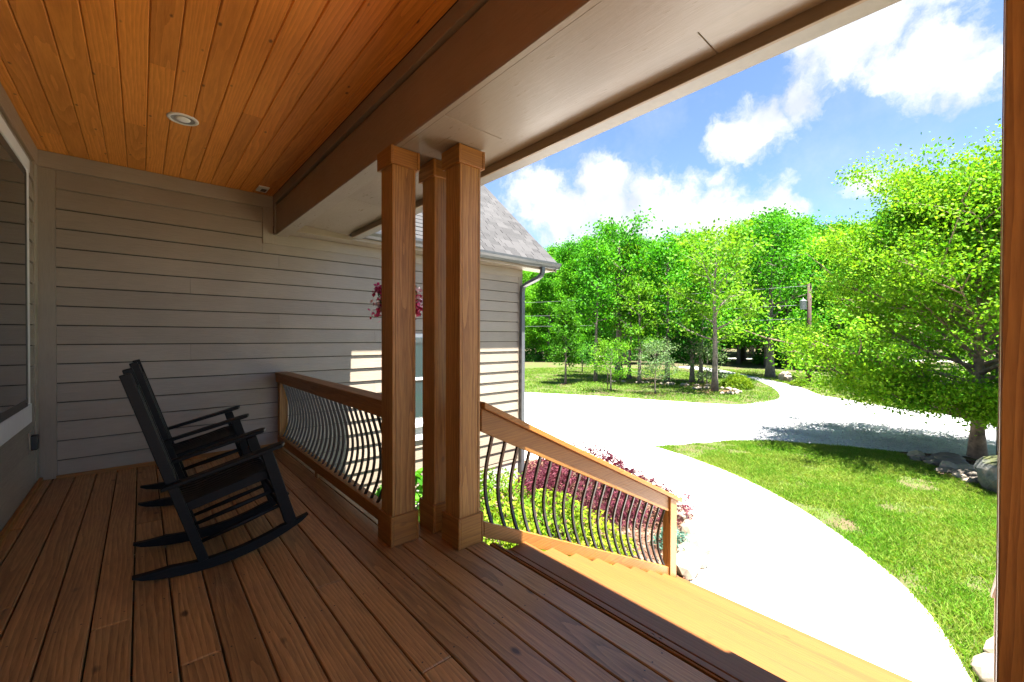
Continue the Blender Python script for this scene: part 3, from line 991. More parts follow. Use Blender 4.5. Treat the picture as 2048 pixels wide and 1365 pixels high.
# boxed beam over the columns, then soffit panels out to the eave, with open seams
for a, b in ((-1.6, -0.6), (-0.597, 1.953), (1.957, 2.66)):
    box('soffit_panel', 1.2425, 1.6555, a, b, 2.521, 2.533, M['soffit'], pr, bev=0.002)
box('beam_outer', 1.640, 1.6535, -1.6, 2.655, 2.534, 2.70, M['trim_y'], pr, bev=0)
box('beam_end', 1.342, 1.639, 2.646, 2.658, 2.534, 2.70, M['trim_x'], pr, bev=0)
for a, b in ((-1.6, 0.802), (0.805, 2.66)):
    box('soffit_panel', 1.6560, 1.9665, a, b, 2.600, 2.612, M['soffit'], pr, bev=0.002)
for a, b in ((2.663, 4.0), (4.003, 5.352)):
    link('soffit_panel', prism('soffit_panel', [(1.3415, 2.642), (1.9665, 2.600), (1.9665, 2.612), (1.3415, 2.654)], 'Y', a, b, M['soffit']), pr)
box('fascia', 1.9675, 1.990, -1.6, 5.222, 2.543, 2.75, M['trim_y'], pr)
# eave gutter on the fascia
ep = [(1.991, 2.735), (1.991, 2.546), (2.085, 2.546), (2.120, 2.600), (2.170, 2.650), (2.190, 2.730), (2.18, 2.732), (2.15, 2.66), (2.08, 2.556), (2.000, 2.556), (2.000, 2.735)]
link('eave_gutter', prism('eave_gutter', ep, 'Y', -1.6, 5.222, M['gutter_tan']), pr)
rp = [(XW-0.2, 3.10), (1.30, 3.08), (1.99, 2.760), (2.200, 2.735), (2.205, 2.760), (1.30, 3.24), (XW-0.2, 4.30)]
link('roof_deck', prism('roof_deck', rp, 'Y', -1.7, YW+0.6, M['shingle']), pr)
box('shadow_slab', 2.10, 2.36, -1.65, 0.02, 2.66, 2.72, M['gutter_tan'], pr)  # unseen slab added to push the eave shadow further out over the steps

# recessed light, vent
lt = thing('ceiling_light', 'round white recessed light set in the orange plank ceiling', 'light', (0.25, 4.10, CZ))
link('trim_ring', lathe('trim_ring', [(0.074, -0.0005), (0.076, -0.008), (0.094, -0.009), (0.099, -0.004), (0.099, 0.004)], M['white'], 40), lt)
link('reflector', lathe('reflector', [(0.0745, -0.006), (0.070, -0.0035), (0.052, -0.0015), (0.0, -0.0015)], M['gutter_tan'], 32), lt)
link('bulb', lathe('bulb', [(0.0, -0.015), (0.020, -0.0145), (0.036, -0.011), (0.046, -0.006), (0.048, -0.0012)], M['diffuser'], 28), lt)
vt = thing('ceiling_vent', 'small square white fixture on the ceiling near the beam', 'vent', (1.035, 5.405, CZ))
link('housing', boxmesh('housing', 0.105, 0.19, 0.016, M['white'], 0.004, (0, 0, -0.009)), vt)
link('lens', boxmesh('lens', 0.05, 0.09, 0.006, M['bronze'], 0.001, (0.012, 0.012, -0.019)), vt)
link('knob', boxmesh('knob', 0.012, 0.012, 0.012, M['white'], 0.003, (-0.02, -0.10, -0.012)), vt)

# ------------------------------------------------------------------ columns


def column(label, x, y):
    z0 = fz(x)
    c = thing('porch_column', label, 'column', (x, y, z0), 'square stained porch columns')
    top = 2.519-z0
    hs, t = 0.082, 0.02
    for s in (-1, 1):
        link('shaft_board', CM['side'], c, (s*(hs-t/2), 0, 0.0)).scale = (1, 1, 1)
        link('shaft_board', CM['face'], c, (0, s*(hs-t/2-0.0015), 0.0))
        link('base_board', CM['bside'], c, (s*0.0905, 0, 0.097))
        link('base_board', CM['bface'], c, (0, s*0.089, 0.097))
        link('cap_board', CM['cside'], c, (s*0.0925, 0, top-0.058))
        link('cap_board', CM['cface'], c, (0, s*0.091, top-0.058))
    return c


CM = {'side': boxmesh('shaft_board', 0.02, 0.164, 2.53, M['cedar'], 0.003, (0, 0, 1.267)),
      'face': boxmesh('shaft_board', 0.1235, 0.02, 2.53, M['cedar'], 0.002, (0, 0, 1.267)),
      'bside': boxmesh('base_board', 0.018, 0.199, 0.193, M['cedar_y'], 0.004),
      'bface': boxmesh('base_board', 0.1625, 0.018, 0.190, M['cedar_x'], 0.002),
      'cside': boxmesh('cap_board', 0.02, 0.208, 0.116, M['cedar_y'], 0.003),
      'cface': boxmesh('cap_board', 0.1645, 0.02, 0.113, M['cedar_x'], 0.002)}
column('square wooden column where the porch railing ends, left of the three grouped columns', 1.277, 2.566)
column('square wooden column standing at the back between the two front columns', 1.584, 2.566)
column('square wooden column where the stair railing begins, right of the three grouped columns', 1.584, 2.264)
column('dark wooden column cut by the right edge of the view', 1.584, -0.115)

# ------------------------------------------------------------------ railings
pl = thing('porch_railing', 'brown wooden porch railing with bowed black balusters against the tan siding', 'railing', (1.275, 4.1, fz(1.275)))


def lpart(par, name, me):
    return link(name, me, par)


def wbox(par, name, x0, x1, y0, y1, z0, z1, mat, bev=0.003):
    return box(name, x0, x1, y0, y1, z0, z1, mat, par, bev)


wbox(pl, 'top_rail', 1.205, 1.345, 2.652, YW-0.019, 0.846, 0.884, M['cedar_y'], 0.004)
wbox(pl, 'sub_rail', 1.212, 1.25, 2.650, YW-0.02, 0.765, 0.8455, M['cedar_y'], 0.003)
wbox(pl, 'bottom_rail', 1.230, 1.318, 2.668, YW-0.02, 0.030, 0.120, M['cedar_y'], 0.003)
wbox(pl, 'wall_post', 1.232, 1.322, YW-0.110, YW-0.021, 0.1205, 0.764, M['cedar'], 0.003)
wbox(pl, 'support_block', 1.238, 1.30, 4.16, 4.22, fz(1.27)-0.002, 0.0295, M['cedar'], 0.002)


def bow_pts(z0, z1, amp, n=14, flat=0.10):
    out = []
    for i in range(n+1):
        t = i/n
        u = t**0.82
        b = math.sin(math.pi*u)**1.12
        out.append((amp*b, z0+(z1-z0)*t))
    return out


def bal_mesh(axis, z0, z1, amp):
    pr_ = bow_pts(z0, z1, amp)
    pts = [((b, 0, z) if axis == 'X' else (0, b, z)) for b, z in pr_]
    return rect_path('baluster', pts, 0.0085, 0.0085, M['iron'], (0, 1, 0) if axis == 'X' else (1, 0, 0))


bmx = bal_mesh('X', 0.0, 0.665, 0.078)
nb = 26
for i in range(nb):
    y = 5.515-i*(5.515-2.76)/(nb-1)
    link('baluster', bmx, pl, Vector((1.262, y, 0.110))-Vector(pl.location))

SLOPE = -0.4885


def stair_rail(label, mirror):
    def Y(v):
        return (2.10-v) if mirror else v
    x0, x1 = 1.70, 4.46
    root = thing('stair_railing', label, 'railing', (3.0, Y(2.24), -0.7), 'stair railings')
    L = Vector(root.location)

    def sl(name, xa, xb, ya, yb, za, th, mat, bev=0.003):
        ya, yb = sorted((Y(ya), Y(yb)))
        bm = bmesh.new()
        vs = []
        for x in (xa, xb):
            zt = za+SLOPE*(x-1.72)
            for y, z in ((ya, zt), (yb, zt), (yb, zt-th), (ya, zt-th)):
                vs.append(bm.verts.new(Vector((x, y, z))-L))
        for f in ((0, 1, 2, 3), (7, 6, 5, 4), (0, 4, 5, 1), (1, 5, 6, 2), (2, 6, 7, 3), (3, 7, 4, 0)):
            bm.faces.new([vs[i] for i in f])
        bmesh.ops.recalc_face_normals(bm, faces=list(bm.faces))
        bmesh.ops.bevel(bm, geom=list(bm.edges), offset=bev, segments=1, affect='EDGES', profile=0.5)
        return link(name, from_bm(name, bm, mat), root)
    sl('top_rail', 1.69, 4.455, 2.165, 2.305, 0.868, 0.043, M['cedar_x'], 0.004)
    sl('sub_rail', 1.69, 4.213, 2.200, 2.238, 0.822, 0.155, M['cedar_x'])
    sl('bottom_rail', 1.712, 4.215, 2.196, 2.236, 0.070, 0.103, M['cedar_x'])
    ya, yb = sorted((Y(2.180), Y(2.270)))
    zt = 0.868-0.046+SLOPE*(4.22-1.72)
    bm = bmesh.new()
    vs = []
    for x in (4.218, 4.352):
        z = 0.868-0.047+SLOPE*(x-1.72)
        for y, zz in ((ya, z), (yb, z), (yb, GZ-0.05), (ya, GZ-0.05)):
            vs.append(bm.verts.new(Vector((x, y, zz))-L))
    for f in ((0, 1, 2, 3), (7, 6, 5, 4), (0, 4, 5, 1), (1, 5, 6, 2), (2, 6, 7, 3), (3, 7, 4, 0)):
        bm.faces.new([vs[i] for i in f])
    bmesh.ops.recalc_face_normals(bm, faces=list(bm.faces))
    bmesh.ops.bevel(bm, geom=list(bm.edges), offset=0.003, segments=1, affect='EDGES')
    link('newel_post', from_bm('newel_post', bm, M['cedar']), root)
    sg = -1 if mirror else 1
    # balusters follow the slope: shear the bowed bar
    pts = [(0, sg*b, z) for b, z in bow_pts(0.0, 0.615, 0.080)]
    me = rect_path('baluster', pts, 0.0095, 0.0095, M['iron'], (1, 0, 0))
    n = 21
    for i in range(n):
        x = 1.80+i*(4.165-1.80)/(n-1)
        link('baluster', me, root, Vector((x, Y(2.222), 0.062+SLOPE*(x-1.72)))-L)
    return root


stair_rail('sloping wooden stair railing with bowed metal balusters in front of the shrubs', False)
stair_rail('sloping wooden stair railing mostly hidden behind the column at the right edge', True)

# ------------------------------------------------------------------ stairs
st = thing('porch_stairs', 'sunlit golden wooden steps going down from the porch to the walk', 'stairs', (1.78, 1.05, fz(1.775)))
RUN, RISE = 0.2885, 0.1415
for k in range(1, 10):
    xa = 1.775+(k-1)*RUN
    xb = xa+RUN
    z = -0.03-RISE*k
    w = (RUN-0.006)/2
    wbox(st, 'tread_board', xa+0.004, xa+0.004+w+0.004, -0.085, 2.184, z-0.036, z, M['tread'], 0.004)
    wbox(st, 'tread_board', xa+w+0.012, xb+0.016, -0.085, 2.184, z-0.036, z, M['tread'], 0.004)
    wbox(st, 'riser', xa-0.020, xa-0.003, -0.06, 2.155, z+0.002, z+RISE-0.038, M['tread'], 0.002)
for yy in (0.0, 1.05, 2.09):
    prof = [(1.76, -0.08)]
    for k in range(1, 10):
        xa = 1.775+(k-1)*RUN
        z = -0.03-RISE*k-0.037
        prof += [(xa-0.022, z), (xa+RUN-0.022, z)]
    prof += [(4.36, GZ-0.04), (4.05, GZ-0.04), (1.76, -0.40)]
    link('stringer', prism('stringer', [(a-1.78, b-fz(1.775)) for a, b in prof], 'Y', yy-0.02-1.05, yy+0.02-1.05, M['cedar_x']), st)

# ------------------------------------------------------------------ rocking chairs


def flat_profile(name, prof, y0, y1, mat, bev=0.003):
    return prism(name, prof, 'Y', y0, y1, mat, bev)


def bar(name, p0, p1, w, t, mat, bev=0.003):
    """straight bar between two points in the x-z plane; w in-plane width, t thickness across"""
    p0, p1 = Vector((p0[0], p0[1])), Vector((p1[0], p1[1]))
    d = (p1-p0).normalized()
    n = Vector((-d.y, d.x))*w/2
    prof = [tuple(p0-n), tuple(p1-n), tuple(p1+n), tuple(p0+n)]
    return prism(name, prof, 'Y', -t/2, t/2, mat, bev)


def make_chair(label, x, y, rz, first=None):
    c = thing('rocking_chair', label, 'rocking chair', (x, y, fz(x+0.3)), 'black porch rocking chairs', rz=rz)
    if first is not None:
        for ch in first.children:
            q = ch.copy()
            COL.objects.link(q)
            q.parent = c
        return c
    B = M['black_wood']
    S = 0.236
    # rocker: arc lowest near x=.30
    N = 22
    lo, hi = [], []
    for i in range(N+1):
        t = i/N
        xx = -0.04+t*0.855
        zz = 0.002+0.50*(xx-0.27)**2
        th = 0.058*min(1.0, 0.35+3.6*min(t, 1-t)) if True else 0.058
        lo.append((xx, zz+(0.010 if i in (0, N) else 0)))
        hi.append((xx, zz+th))
    rk_ = flat_profile('rocker', lo+hi[::-1], -0.018, 0.018, B, 0.002)
    bp = bar('back_post', (0.262, 0.055), (-0.062, 1.128), 0.048, 0.036, B)
    fp = prism('front_post', [(0.675, 0.15), (0.545, 0.612), (0.606, 0.626), (0.742, 0.16), (0.715, 0.125)], 'Y', -0.018, 0.018, B, 0.003)
    # arm: long paddle, wider to the front
    bm = bmesh.new()
    prof = [(0.075, -0.022), (0.45, -0.036), (0.60, -0.042), (0.655, -0.036), (0.672, 0.0), (0.655, 0.036), (0.60, 0.042), (0.45, 0.030), (0.075, 0.018)]
    tv = [bm.verts.new((px, py, 0.528+(px-0.12)*0.255)) for px, py in prof]
    bv = [bm.verts.new((px, py, 0.528+(px-0.12)*0.255-0.024)) for px, py in prof]
    bm.faces.new(tv)
    bm.faces.new(bv[::-1])
    for i in range(len(prof)):
        j = (i+1) % len(prof)
        bm.faces.new((tv[j], tv[i], bv[i], bv[j]))
    bmesh.ops.recalc_face_normals(bm, faces=list(bm.faces))
    bmesh.ops.bevel(bm, geom=list(bm.edges), offset=0.004, segments=1, affect='EDGES')
    arm = from_bm('arm', bm, B)
    for s in (-1, 1):
        link('rocker', rk_, c, (0, s*S, 0))
        link('back_post', bp, c, (0, s*(S+0.002), 0))
        link('front_post', fp, c, (0, s*(S+0.001), 0))
        link('arm', arm, c, (0, s*(S+0.030), 0))
        for (a, b_) in (((0.235, 0.155), (0.69, 0.270)), ((0.205, 0.262), (0.655, 0.372))):
            V, F = tube_data([(a[0], 0, a[1]), ((a[0]+b_[0])/2, 0, (a[1]+b_[1])/2), (b_[0], 0, b_[1])], [0.010, 0.015, 0.010], 8)
            link('side_rung', mk('side_rung', V, F, B, True), c, (0, s*(S-0.004), 0))
        link('seat_rail', bar('seat_rail', (0.165, 0.360), (0.60, 0.472), 0.055, 0.024, B), c, (0, s*(S-0.032), 0))
    for (a, z) in ((0.665, 0.30), (0.690, 0.21), (0.205, 0.225)):
        V, F = tube_data([(a, -S+0.01, z), (a, 0, z), (a, S-0.01, z)], [0.011, 0.015, 0.011], 8)
        link('cross_rung', mk('cross_rung', V, F, B, True), c)
    # seat slats run front to back, slightly dished
    nS = 10
    for i in range(nS):
        yy = -0.195+0.39*i/(nS-1)
        dz = -0.012*(1-(yy/0.2)**2)
        prof = []
        top = [(0.150, 0.392), (0.25, 0.402), (0.40, 0.448), (0.54, 0.494), (0.605, 0.500), (0.622, 0.486)]
        pts = [(px, pz+dz) for px, pz in top]
        prof = pts+[(px, pz-0.015) for px, pz in pts[::-1]]
        link('seat_slat', prism('seat_slat', prof, 'Y', -0.0185, 0.0185, B, 0.002), c, (0, yy, 0))
    # back

    def onback(z, fwd=0.0):
        return 0.262-0.302*(z-0.055)/1.073*1.0725+fwd
    for z0_, h_, nm in ((1.040, 0.100, 'head_rail'), (0.47, 0.050, 'lower_back_rail')):
        link(nm, bar(nm, (onback(z0_-h_/2), z0_-h_/2), (onback(z0_+h_/2), z0_+h_/2), 0.024, 2*S-0.03, B), c)
    nB = 7
    for i in range(nB):
        yy = -0.185+0.37*i/(nB-1)
        link('back_slat', bar('back_slat', (onback(0.46, 0.014), 0.46), (onback(1.03, 0.014), 1.03), 0.012, 0.038, B, 0.002), c, (0, yy, 0))
    return c


ch1 = make_chair('black slatted rocking chair nearer the camera, in front of its twin', 0.0, 3.165, 0.0)
make_chair('black slatted rocking chair behind the other one, nearer the end wall', 0.025, 4.43, R(-1.5), ch1)

# ------------------------------------------------------------------ hanging basket
hb = thing('hanging_basket', 'hanging basket of magenta fuchsia flowers behind the left column', 'basket', (1.85, 3.70, 1.36))
link('pot', lathe('pot', [(0.0, 0.0), (0.105, 0.0), (0.12, 0.02), (0.165, 0.19), (0.178, 0.20), (0.178, 0.225), (0.166, 0.225), (0.155, 0.20), (0.0, 0.19)], M['pot'], 28), hb)
parts = []
for k in range(3):
    t = 2*math.pi*k/3+0.4
    parts.append(tube_data([(0.17*math.cos(t), 0.17*math.sin(t), 0.22), (0.06*math.cos(t), 0.06*math.sin(t), 0.62), (0, 0, 0.80)], 0.003, 5))
parts.append(tube_data([(0, 0, 0.80), (0.02, 0, 0.86), (0.0, 0.01, 0.93), (0.06, -0.02, 1.02), (0.07, -0.02, 1.262)], 0.006, 6))
V, F = join(parts)
link('hanger', mk('hanger', V, F, M['iron']), hb)
r_ = np.random.default_rng(3)
n = 900
dirs = r_.normal(size=(n, 3))
dirs /= np.linalg.norm(dirs, axis=1)[:, None]
P = dirs*np.array([0.20, 0.20, 0.17])*r_.uniform(0.4, 1.0, (n, 1))+np.array([0, 0, 0.30])
link('foliage', fast_mesh('foliage', leaf_quads(r_, P, 0.05, 0.03, 0.2), 4, M['leaf_hydra']), hb)
n = 420
th = r_.uniform(0, 6.28, n)
cl = r_.integers(0, 26, n)
cth = r_.uniform(0, 6.28, 26)
cth[:9] = [2.3, 2.5, 2.7, 2.4, -0.9, -0.7, -1.1, 2.6, -0.8]
crr = r_.uniform(0.165, 0.215, 26)
czz = r_.uniform(0.16, 0.40, 26)
P = np.column_stack([crr[cl]*np.cos(cth[cl]), crr[cl]*np.sin(cth[cl]), czz[cl]])+r_.normal(scale=0.028, size=(n, 3))
for k in range(26):
    Pk = P[cl == k]
    if len(Pk) < 3:
        continue
    link('flower_cluster', fast_mesh('flower_cluster', leaf_quads(r_, Pk, 0.042, 0.034, 0.0, 0.8), 4, M['petal'] if k % 5 else M['petal_white']), hb)

# ------------------------------------------------------------------ plants of the bed


def stems(rng, c, h, r, n, mat, name, parent):
    parts = []
    for i in range(n):
        a = rng.uniform(0, 6.28)
        q = rng.uniform(0.2, 0.9)
        parts.append(tube_data([(0.05*math.cos(a), 0.05*math.sin(a), -0.03), (q*r*0.5*math.cos(a), q*r*0.5*math.sin(a), h*0.45), (q*r*math.cos(a+0.2), q*r*math.sin(a+0.2), h*0.85)], [0.012, 0.009, 0.004], 5))
    V, F = join(parts)
    return link(name, mk(name, V, F, mat), parent)


def mound(name, label, cat, loc, rx, ry, h, n, L, W, mat, seed, flat=0.35, group=None, droop=0.0, stem=7, lump=0.3):
    r = np.random.default_rng(seed)
    t = thing(name, label, cat, loc, group)
    d = r.normal(size=(n, 3))
    d[:, 2] = np.abs(d[:, 2])
    d /= np.linalg.norm(d, axis=1)[:, None]
    # lumpy outline: several shoots lift or sink the shell
    k = 14
    bd = r.normal(size=(k, 3))
    bd[:, 2] = np.abs(bd[:, 2])
    bd /= np.linalg.norm(bd, axis=1)[:, None]
    amp = r.uniform(-lump, lump, k)
    f = 1+(np.exp(-((d[:, None, :]-bd[None])**2).sum(2)/0.10)*amp).sum(1)
    rad = f*np.clip(r.beta(4.5, 1.3, n)+r.normal(scale=0.03, size=n), 0.15, 1.15)
    P = d*rad[:, None]*np.array([rx, ry, h])
    P[:, 2] += 0.04
    link('foliage', fast_mesh('foliage', leaf_quads(r, P, L, W, flat, droop), 4, mat), t)
    stems(random.Random(seed), loc, h, min(rx, ry), stem, M['bark_dark'], 'stem', t)
    return t


def lace_maple():
    r = np.random.default_rng(21)
    t = thing('laceleaf_maple', 'low weeping purple laceleaf maple mounded behind the stair railing', 'shrub', (5.62, 4.35, GZ+0.03))
    n = 5200
    d = r.normal(size=(n, 3))
    d[:, 2] = np.abs(d[:, 2])
    d /= np.linalg.norm(d, axis=1)[:, None]
    bd = r.normal(size=(18, 3))
    bd[:, 2] = np.abs(bd[:, 2])
    bd /= np.linalg.norm(bd, axis=1)[:, None]
    amp = r.uniform(-0.28, 0.30, 18)
    f = 1+(np.exp(-((d[:, None, :]-bd[None])**2).sum(2)/0.08)*amp).sum(1)
    rad = f*np.clip(r.beta(5, 1.2, n), 0.3, 1.1)
    P = d*rad[:, None]*np.array([0.98, 1.42, 0.74])
    P[:, 2] += 0.04
    out = d.copy()
    out[:, 2] -= 0.9
    out /= np.linalg.norm(out, axis=1)[:, None]+1e-9
    # each leaf: five narrow lobes hanging outward
    Q = []
    for k in range(5):
        dv = out+r.normal(scale=0.45, size=(n, 3))
        dv /= np.linalg.norm(dv, axis=1)[:, None]
        sd_ = np.cross(dv, r.normal(size=(n, 3)))
        sd_ /= np.linalg.norm(sd_, axis=1)[:, None]+1e-9
        Ln = r.uniform(0.05, 0.095, (n, 1))
        Q.append(np.stack([P, P+dv*Ln*0.45+sd_*0.006, P+dv*Ln, P+dv*Ln*0.45-sd_*0.006], axis=1))
    V = np.concatenate(Q, axis=1).reshape(-1, 3)
    link('foliage', fast_mesh('foliage', V, 4, M['leaf_lace']), t)
    stems(random.Random(4), None, 0.6, 0.8, 9, M['bark_dark'], 'stem', t)


lace_maple()
SG = 'golden green shrubs in the bed'
mound('golden_shrub', 'golden green leafy shrub nearest the columns behind the stair railing', 'shrub', (3.02, 3.38, GZ+0.03), 0.62, 0.62, 0.74, 2600, 0.075, 0.030, M['leaf_shrub'], 31, 0.3, SG)
mound('golden_shrub', 'golden green leafy shrub against the garage wall', 'shrub', (3.80, 4.72, GZ+0.03), 0.62, 0.62, 0.72, 2400, 0.075, 0.030, M['leaf_shrub'], 32, 0.3, SG)
mound('golden_shrub', 'golden green leafy shrub in the middle of the bed beside the purple maple', 'shrub', (3.98, 3.72, GZ+0.03), 0.64, 0.62, 0.62, 2600, 0.075, 0.030, M['leaf_shrub'], 33, 0.3, SG)
mound('golden_shrub', 'golden green leafy shrub nearest the foot of the stair railing', 'shrub', (4.12, 2.98, GZ+0.03), 0.42, 0.40, 0.42, 1500, 0.070, 0.028, M['leaf_shrub'], 34, 0.3, SG)
mound('broadleaf_shrub', 'bright green broad-leaved shrub seen between the columns', 'shrub', (2.32, 4.55, GZ+0.03), 0.48, 0.55, 1.12, 700, 0.15, 0.10, M['leaf_hydra'], 35, 0.45)
mound('blue_green_plant', 'small blue-green plant beside the stair newel post', 'plant', (5.06, 2.62, GZ+0.03), 0.24, 0.24, 0.24, 700, 0.05, 0.018, M['leaf_blue'], 36, 0.2)

# ------------------------------------------------------------------ stones


def rock_mesh(name, seed, mat, sx, sy, sz, sub=2):
    r = random.Random(seed)
    bm = bmesh.new()
    bmesh.ops.create_icosphere(bm, subdivisions=sub, radius=1.0)
    planes = [(Vector((r.gauss(0, 1), r.gauss(0, 1), r.gauss(0, 0.8))).normalized(), r.uniform(0.62, 0.9)) for _ in range(9)]
    for v in bm.verts:
        c = v.co.copy()
        for nrm, dd in planes:
            q = c.dot(nrm)
            if q > dd:
                c -= nrm*(q-dd)*0.9
        c *= 1+r.uniform(-0.04, 0.04)
        v.co = Vector((c.x*sx, c.y*sy, c.z*sz))
    return from_bm(name, bm, mat)


bed_edge = [(6.95, 4.15, 0.16), (6.72, 3.72, 0.15), (6.48, 3.38, 0.16), (6.25, 3.12, 0.15), (6.03, 2.90, 0.17), (5.80, 2.72, 0.14), (5.58, 2.56, 0.20), (5.30, 2.40, 0.18), (5.02, 2.32, 0.19), (4.72, 2.25, 0.20)]
for i, (x, y, s) in enumerate(bed_edge[::-1]):
    o = link('edging_stone', rock_mesh('edging_stone', 50+i, M['rock'], s*1.15, s*0.9, s*0.75), None, (x, y, GZ+s*0.35), (0, 0, i*1.3))
    setp(o, 'pale limestone edging the mulch bed, %s from the stair newel post' % ORD[i], 'stone', 'stones edging the mulch bed')
for i, (x, y, s, lab) in enumerate(((5.06, -0.18, 0.24, 'long pale stone at the edge of the walk by the right column'), (5.50, -0.28, 0.22, 'flat pale stone on the grass behind the long stone by the walk'))):
    setp(link('walk_stone', rock_mesh('walk_stone', 70+i, M['rock'], s*1.3, s*0.85, s*0.6), None, (x, y, GZ+s*0.2), (0, 0, 0.6+i)), lab, 'stone')
rb = [(13.30, 0.95, .22), (13.05, 0.70, .18), (12.75, 0.62, .20), (12.55, 0.40, .26), (12.25, 0.42, .17), (12.15, 0.16, .22), (11.95, 0.22, .16), (11.85, -0.05, .20), (13.0, 0.40, .28), (12.7, 0.15, .24), (13.35, 0.45, .30), (12.45, 0.02, .18), (11.70, 0.12, .14), (12.95, 0.92, .13)]
RB = []
for i, (x, y, s) in enumerate(rb):
    o = link('border_rock', rock_mesh('border_rock', 90+i, M['rock_grey'] if i % 3 else M['rock'], s*1.2, s*0.8, s*0.55), None, (x, y, GZ+s*0.15), (0, 0, i*2.1))
    setp(o, 'rough field stone in the rock border at the foot of the birch', 'rock', 'rocks bordering the lawn below the birch')
    RB.append(o)
order_labels(RB, 'rough field stone in the rock border below the birch, %s from the left')


poly_sheet('rock_border_soil', smooth_line([(13.6, 1.35), (12.9, 1.05), (12.0, 0.55), (11.2, 0.1), (11.0, -0.9), (12.4, -0.9), (13.7, -0.2), (14.0, 0.6), (13.6, 1.35)])[:-1], GZ-0.001, M['soil'], kind='structure')
P = scatter([(13.6, 1.3), (12.9, 1.0), (12.0, 0.5), (11.2, 0.1), (11.2, -0.6), (12.4, -0.6), (13.7, -0.1), (13.9, 0.6)], 2600, rng)
V = leaf_quads(rng, np.column_stack([P, GZ+0.004+rng.uniform(0, 0.02, len(P))]), 0.075, 0.045, flat=0.7)
setp(link('leaf_litter', fast_mesh('leaf_litter', V, 4, M['mulchchip'])), 'brown leaf litter among the rocks below the birch', 'leaf litter', kind='stuff')


def mossy():
    m, nt, b = newmat('mossy_boulder_stone')
    gnode = nd(nt, 'ShaderNodeNewGeometry')
    n1 = nd(nt, 'ShaderNodeTexNoise', {'Vector': gnode.outputs['Position'], 'Scale': 7.0, 'Detail': 6.0, 'Roughness': 0.7})
    c = ramp(nt, n1.outputs[0], [(0.3, (0.05, 0.055, 0.052)), (0.5, (0.11, 0.115, 0.105)), (0.7, (0.18, 0.14, 0.10))])
    z = nd(nt, 'ShaderNodeSeparateXYZ', {0: gnode.outputs['Normal']}).outputs[2]
    f = nd(nt, 'ShaderNodeMapRange', {0: mth(nt, 'ADD', z, mth(nt, 'MULTIPLY', n1.outputs[0], 0.5)), 1: 0.85, 2: 1.1}).outputs[0]
    lk(nt, mixc(nt, f, c, (0.055, 0.062, 0.014)), b.inputs['Base Color'])
    b.inputs['Roughness'].default_value = 0.95
    bump(nt, b, n1.outputs[0], 0.9, 0.03)
    return m


setp(link('mossy_boulder', rock_mesh('mossy_boulder', 140, mossy(), 0.52, 0.42, 0.42, 3), None, (11.55, -0.36, GZ+0.22), (0.1, 0.05, 0.5)), 'large grey boulder with a mossy top below the birch trunk', 'boulder')
setp(link('boulder', rock_mesh('boulder', 141, M['rock'], 0.75, 0.45, 0.40, 3), None, (30.9, 8.25, GZ+0.2), (0, 0, 0.4)), 'pale boulder beside the gravel drive near the utility pole', 'boulder')

# ------------------------------------------------------------------ trees


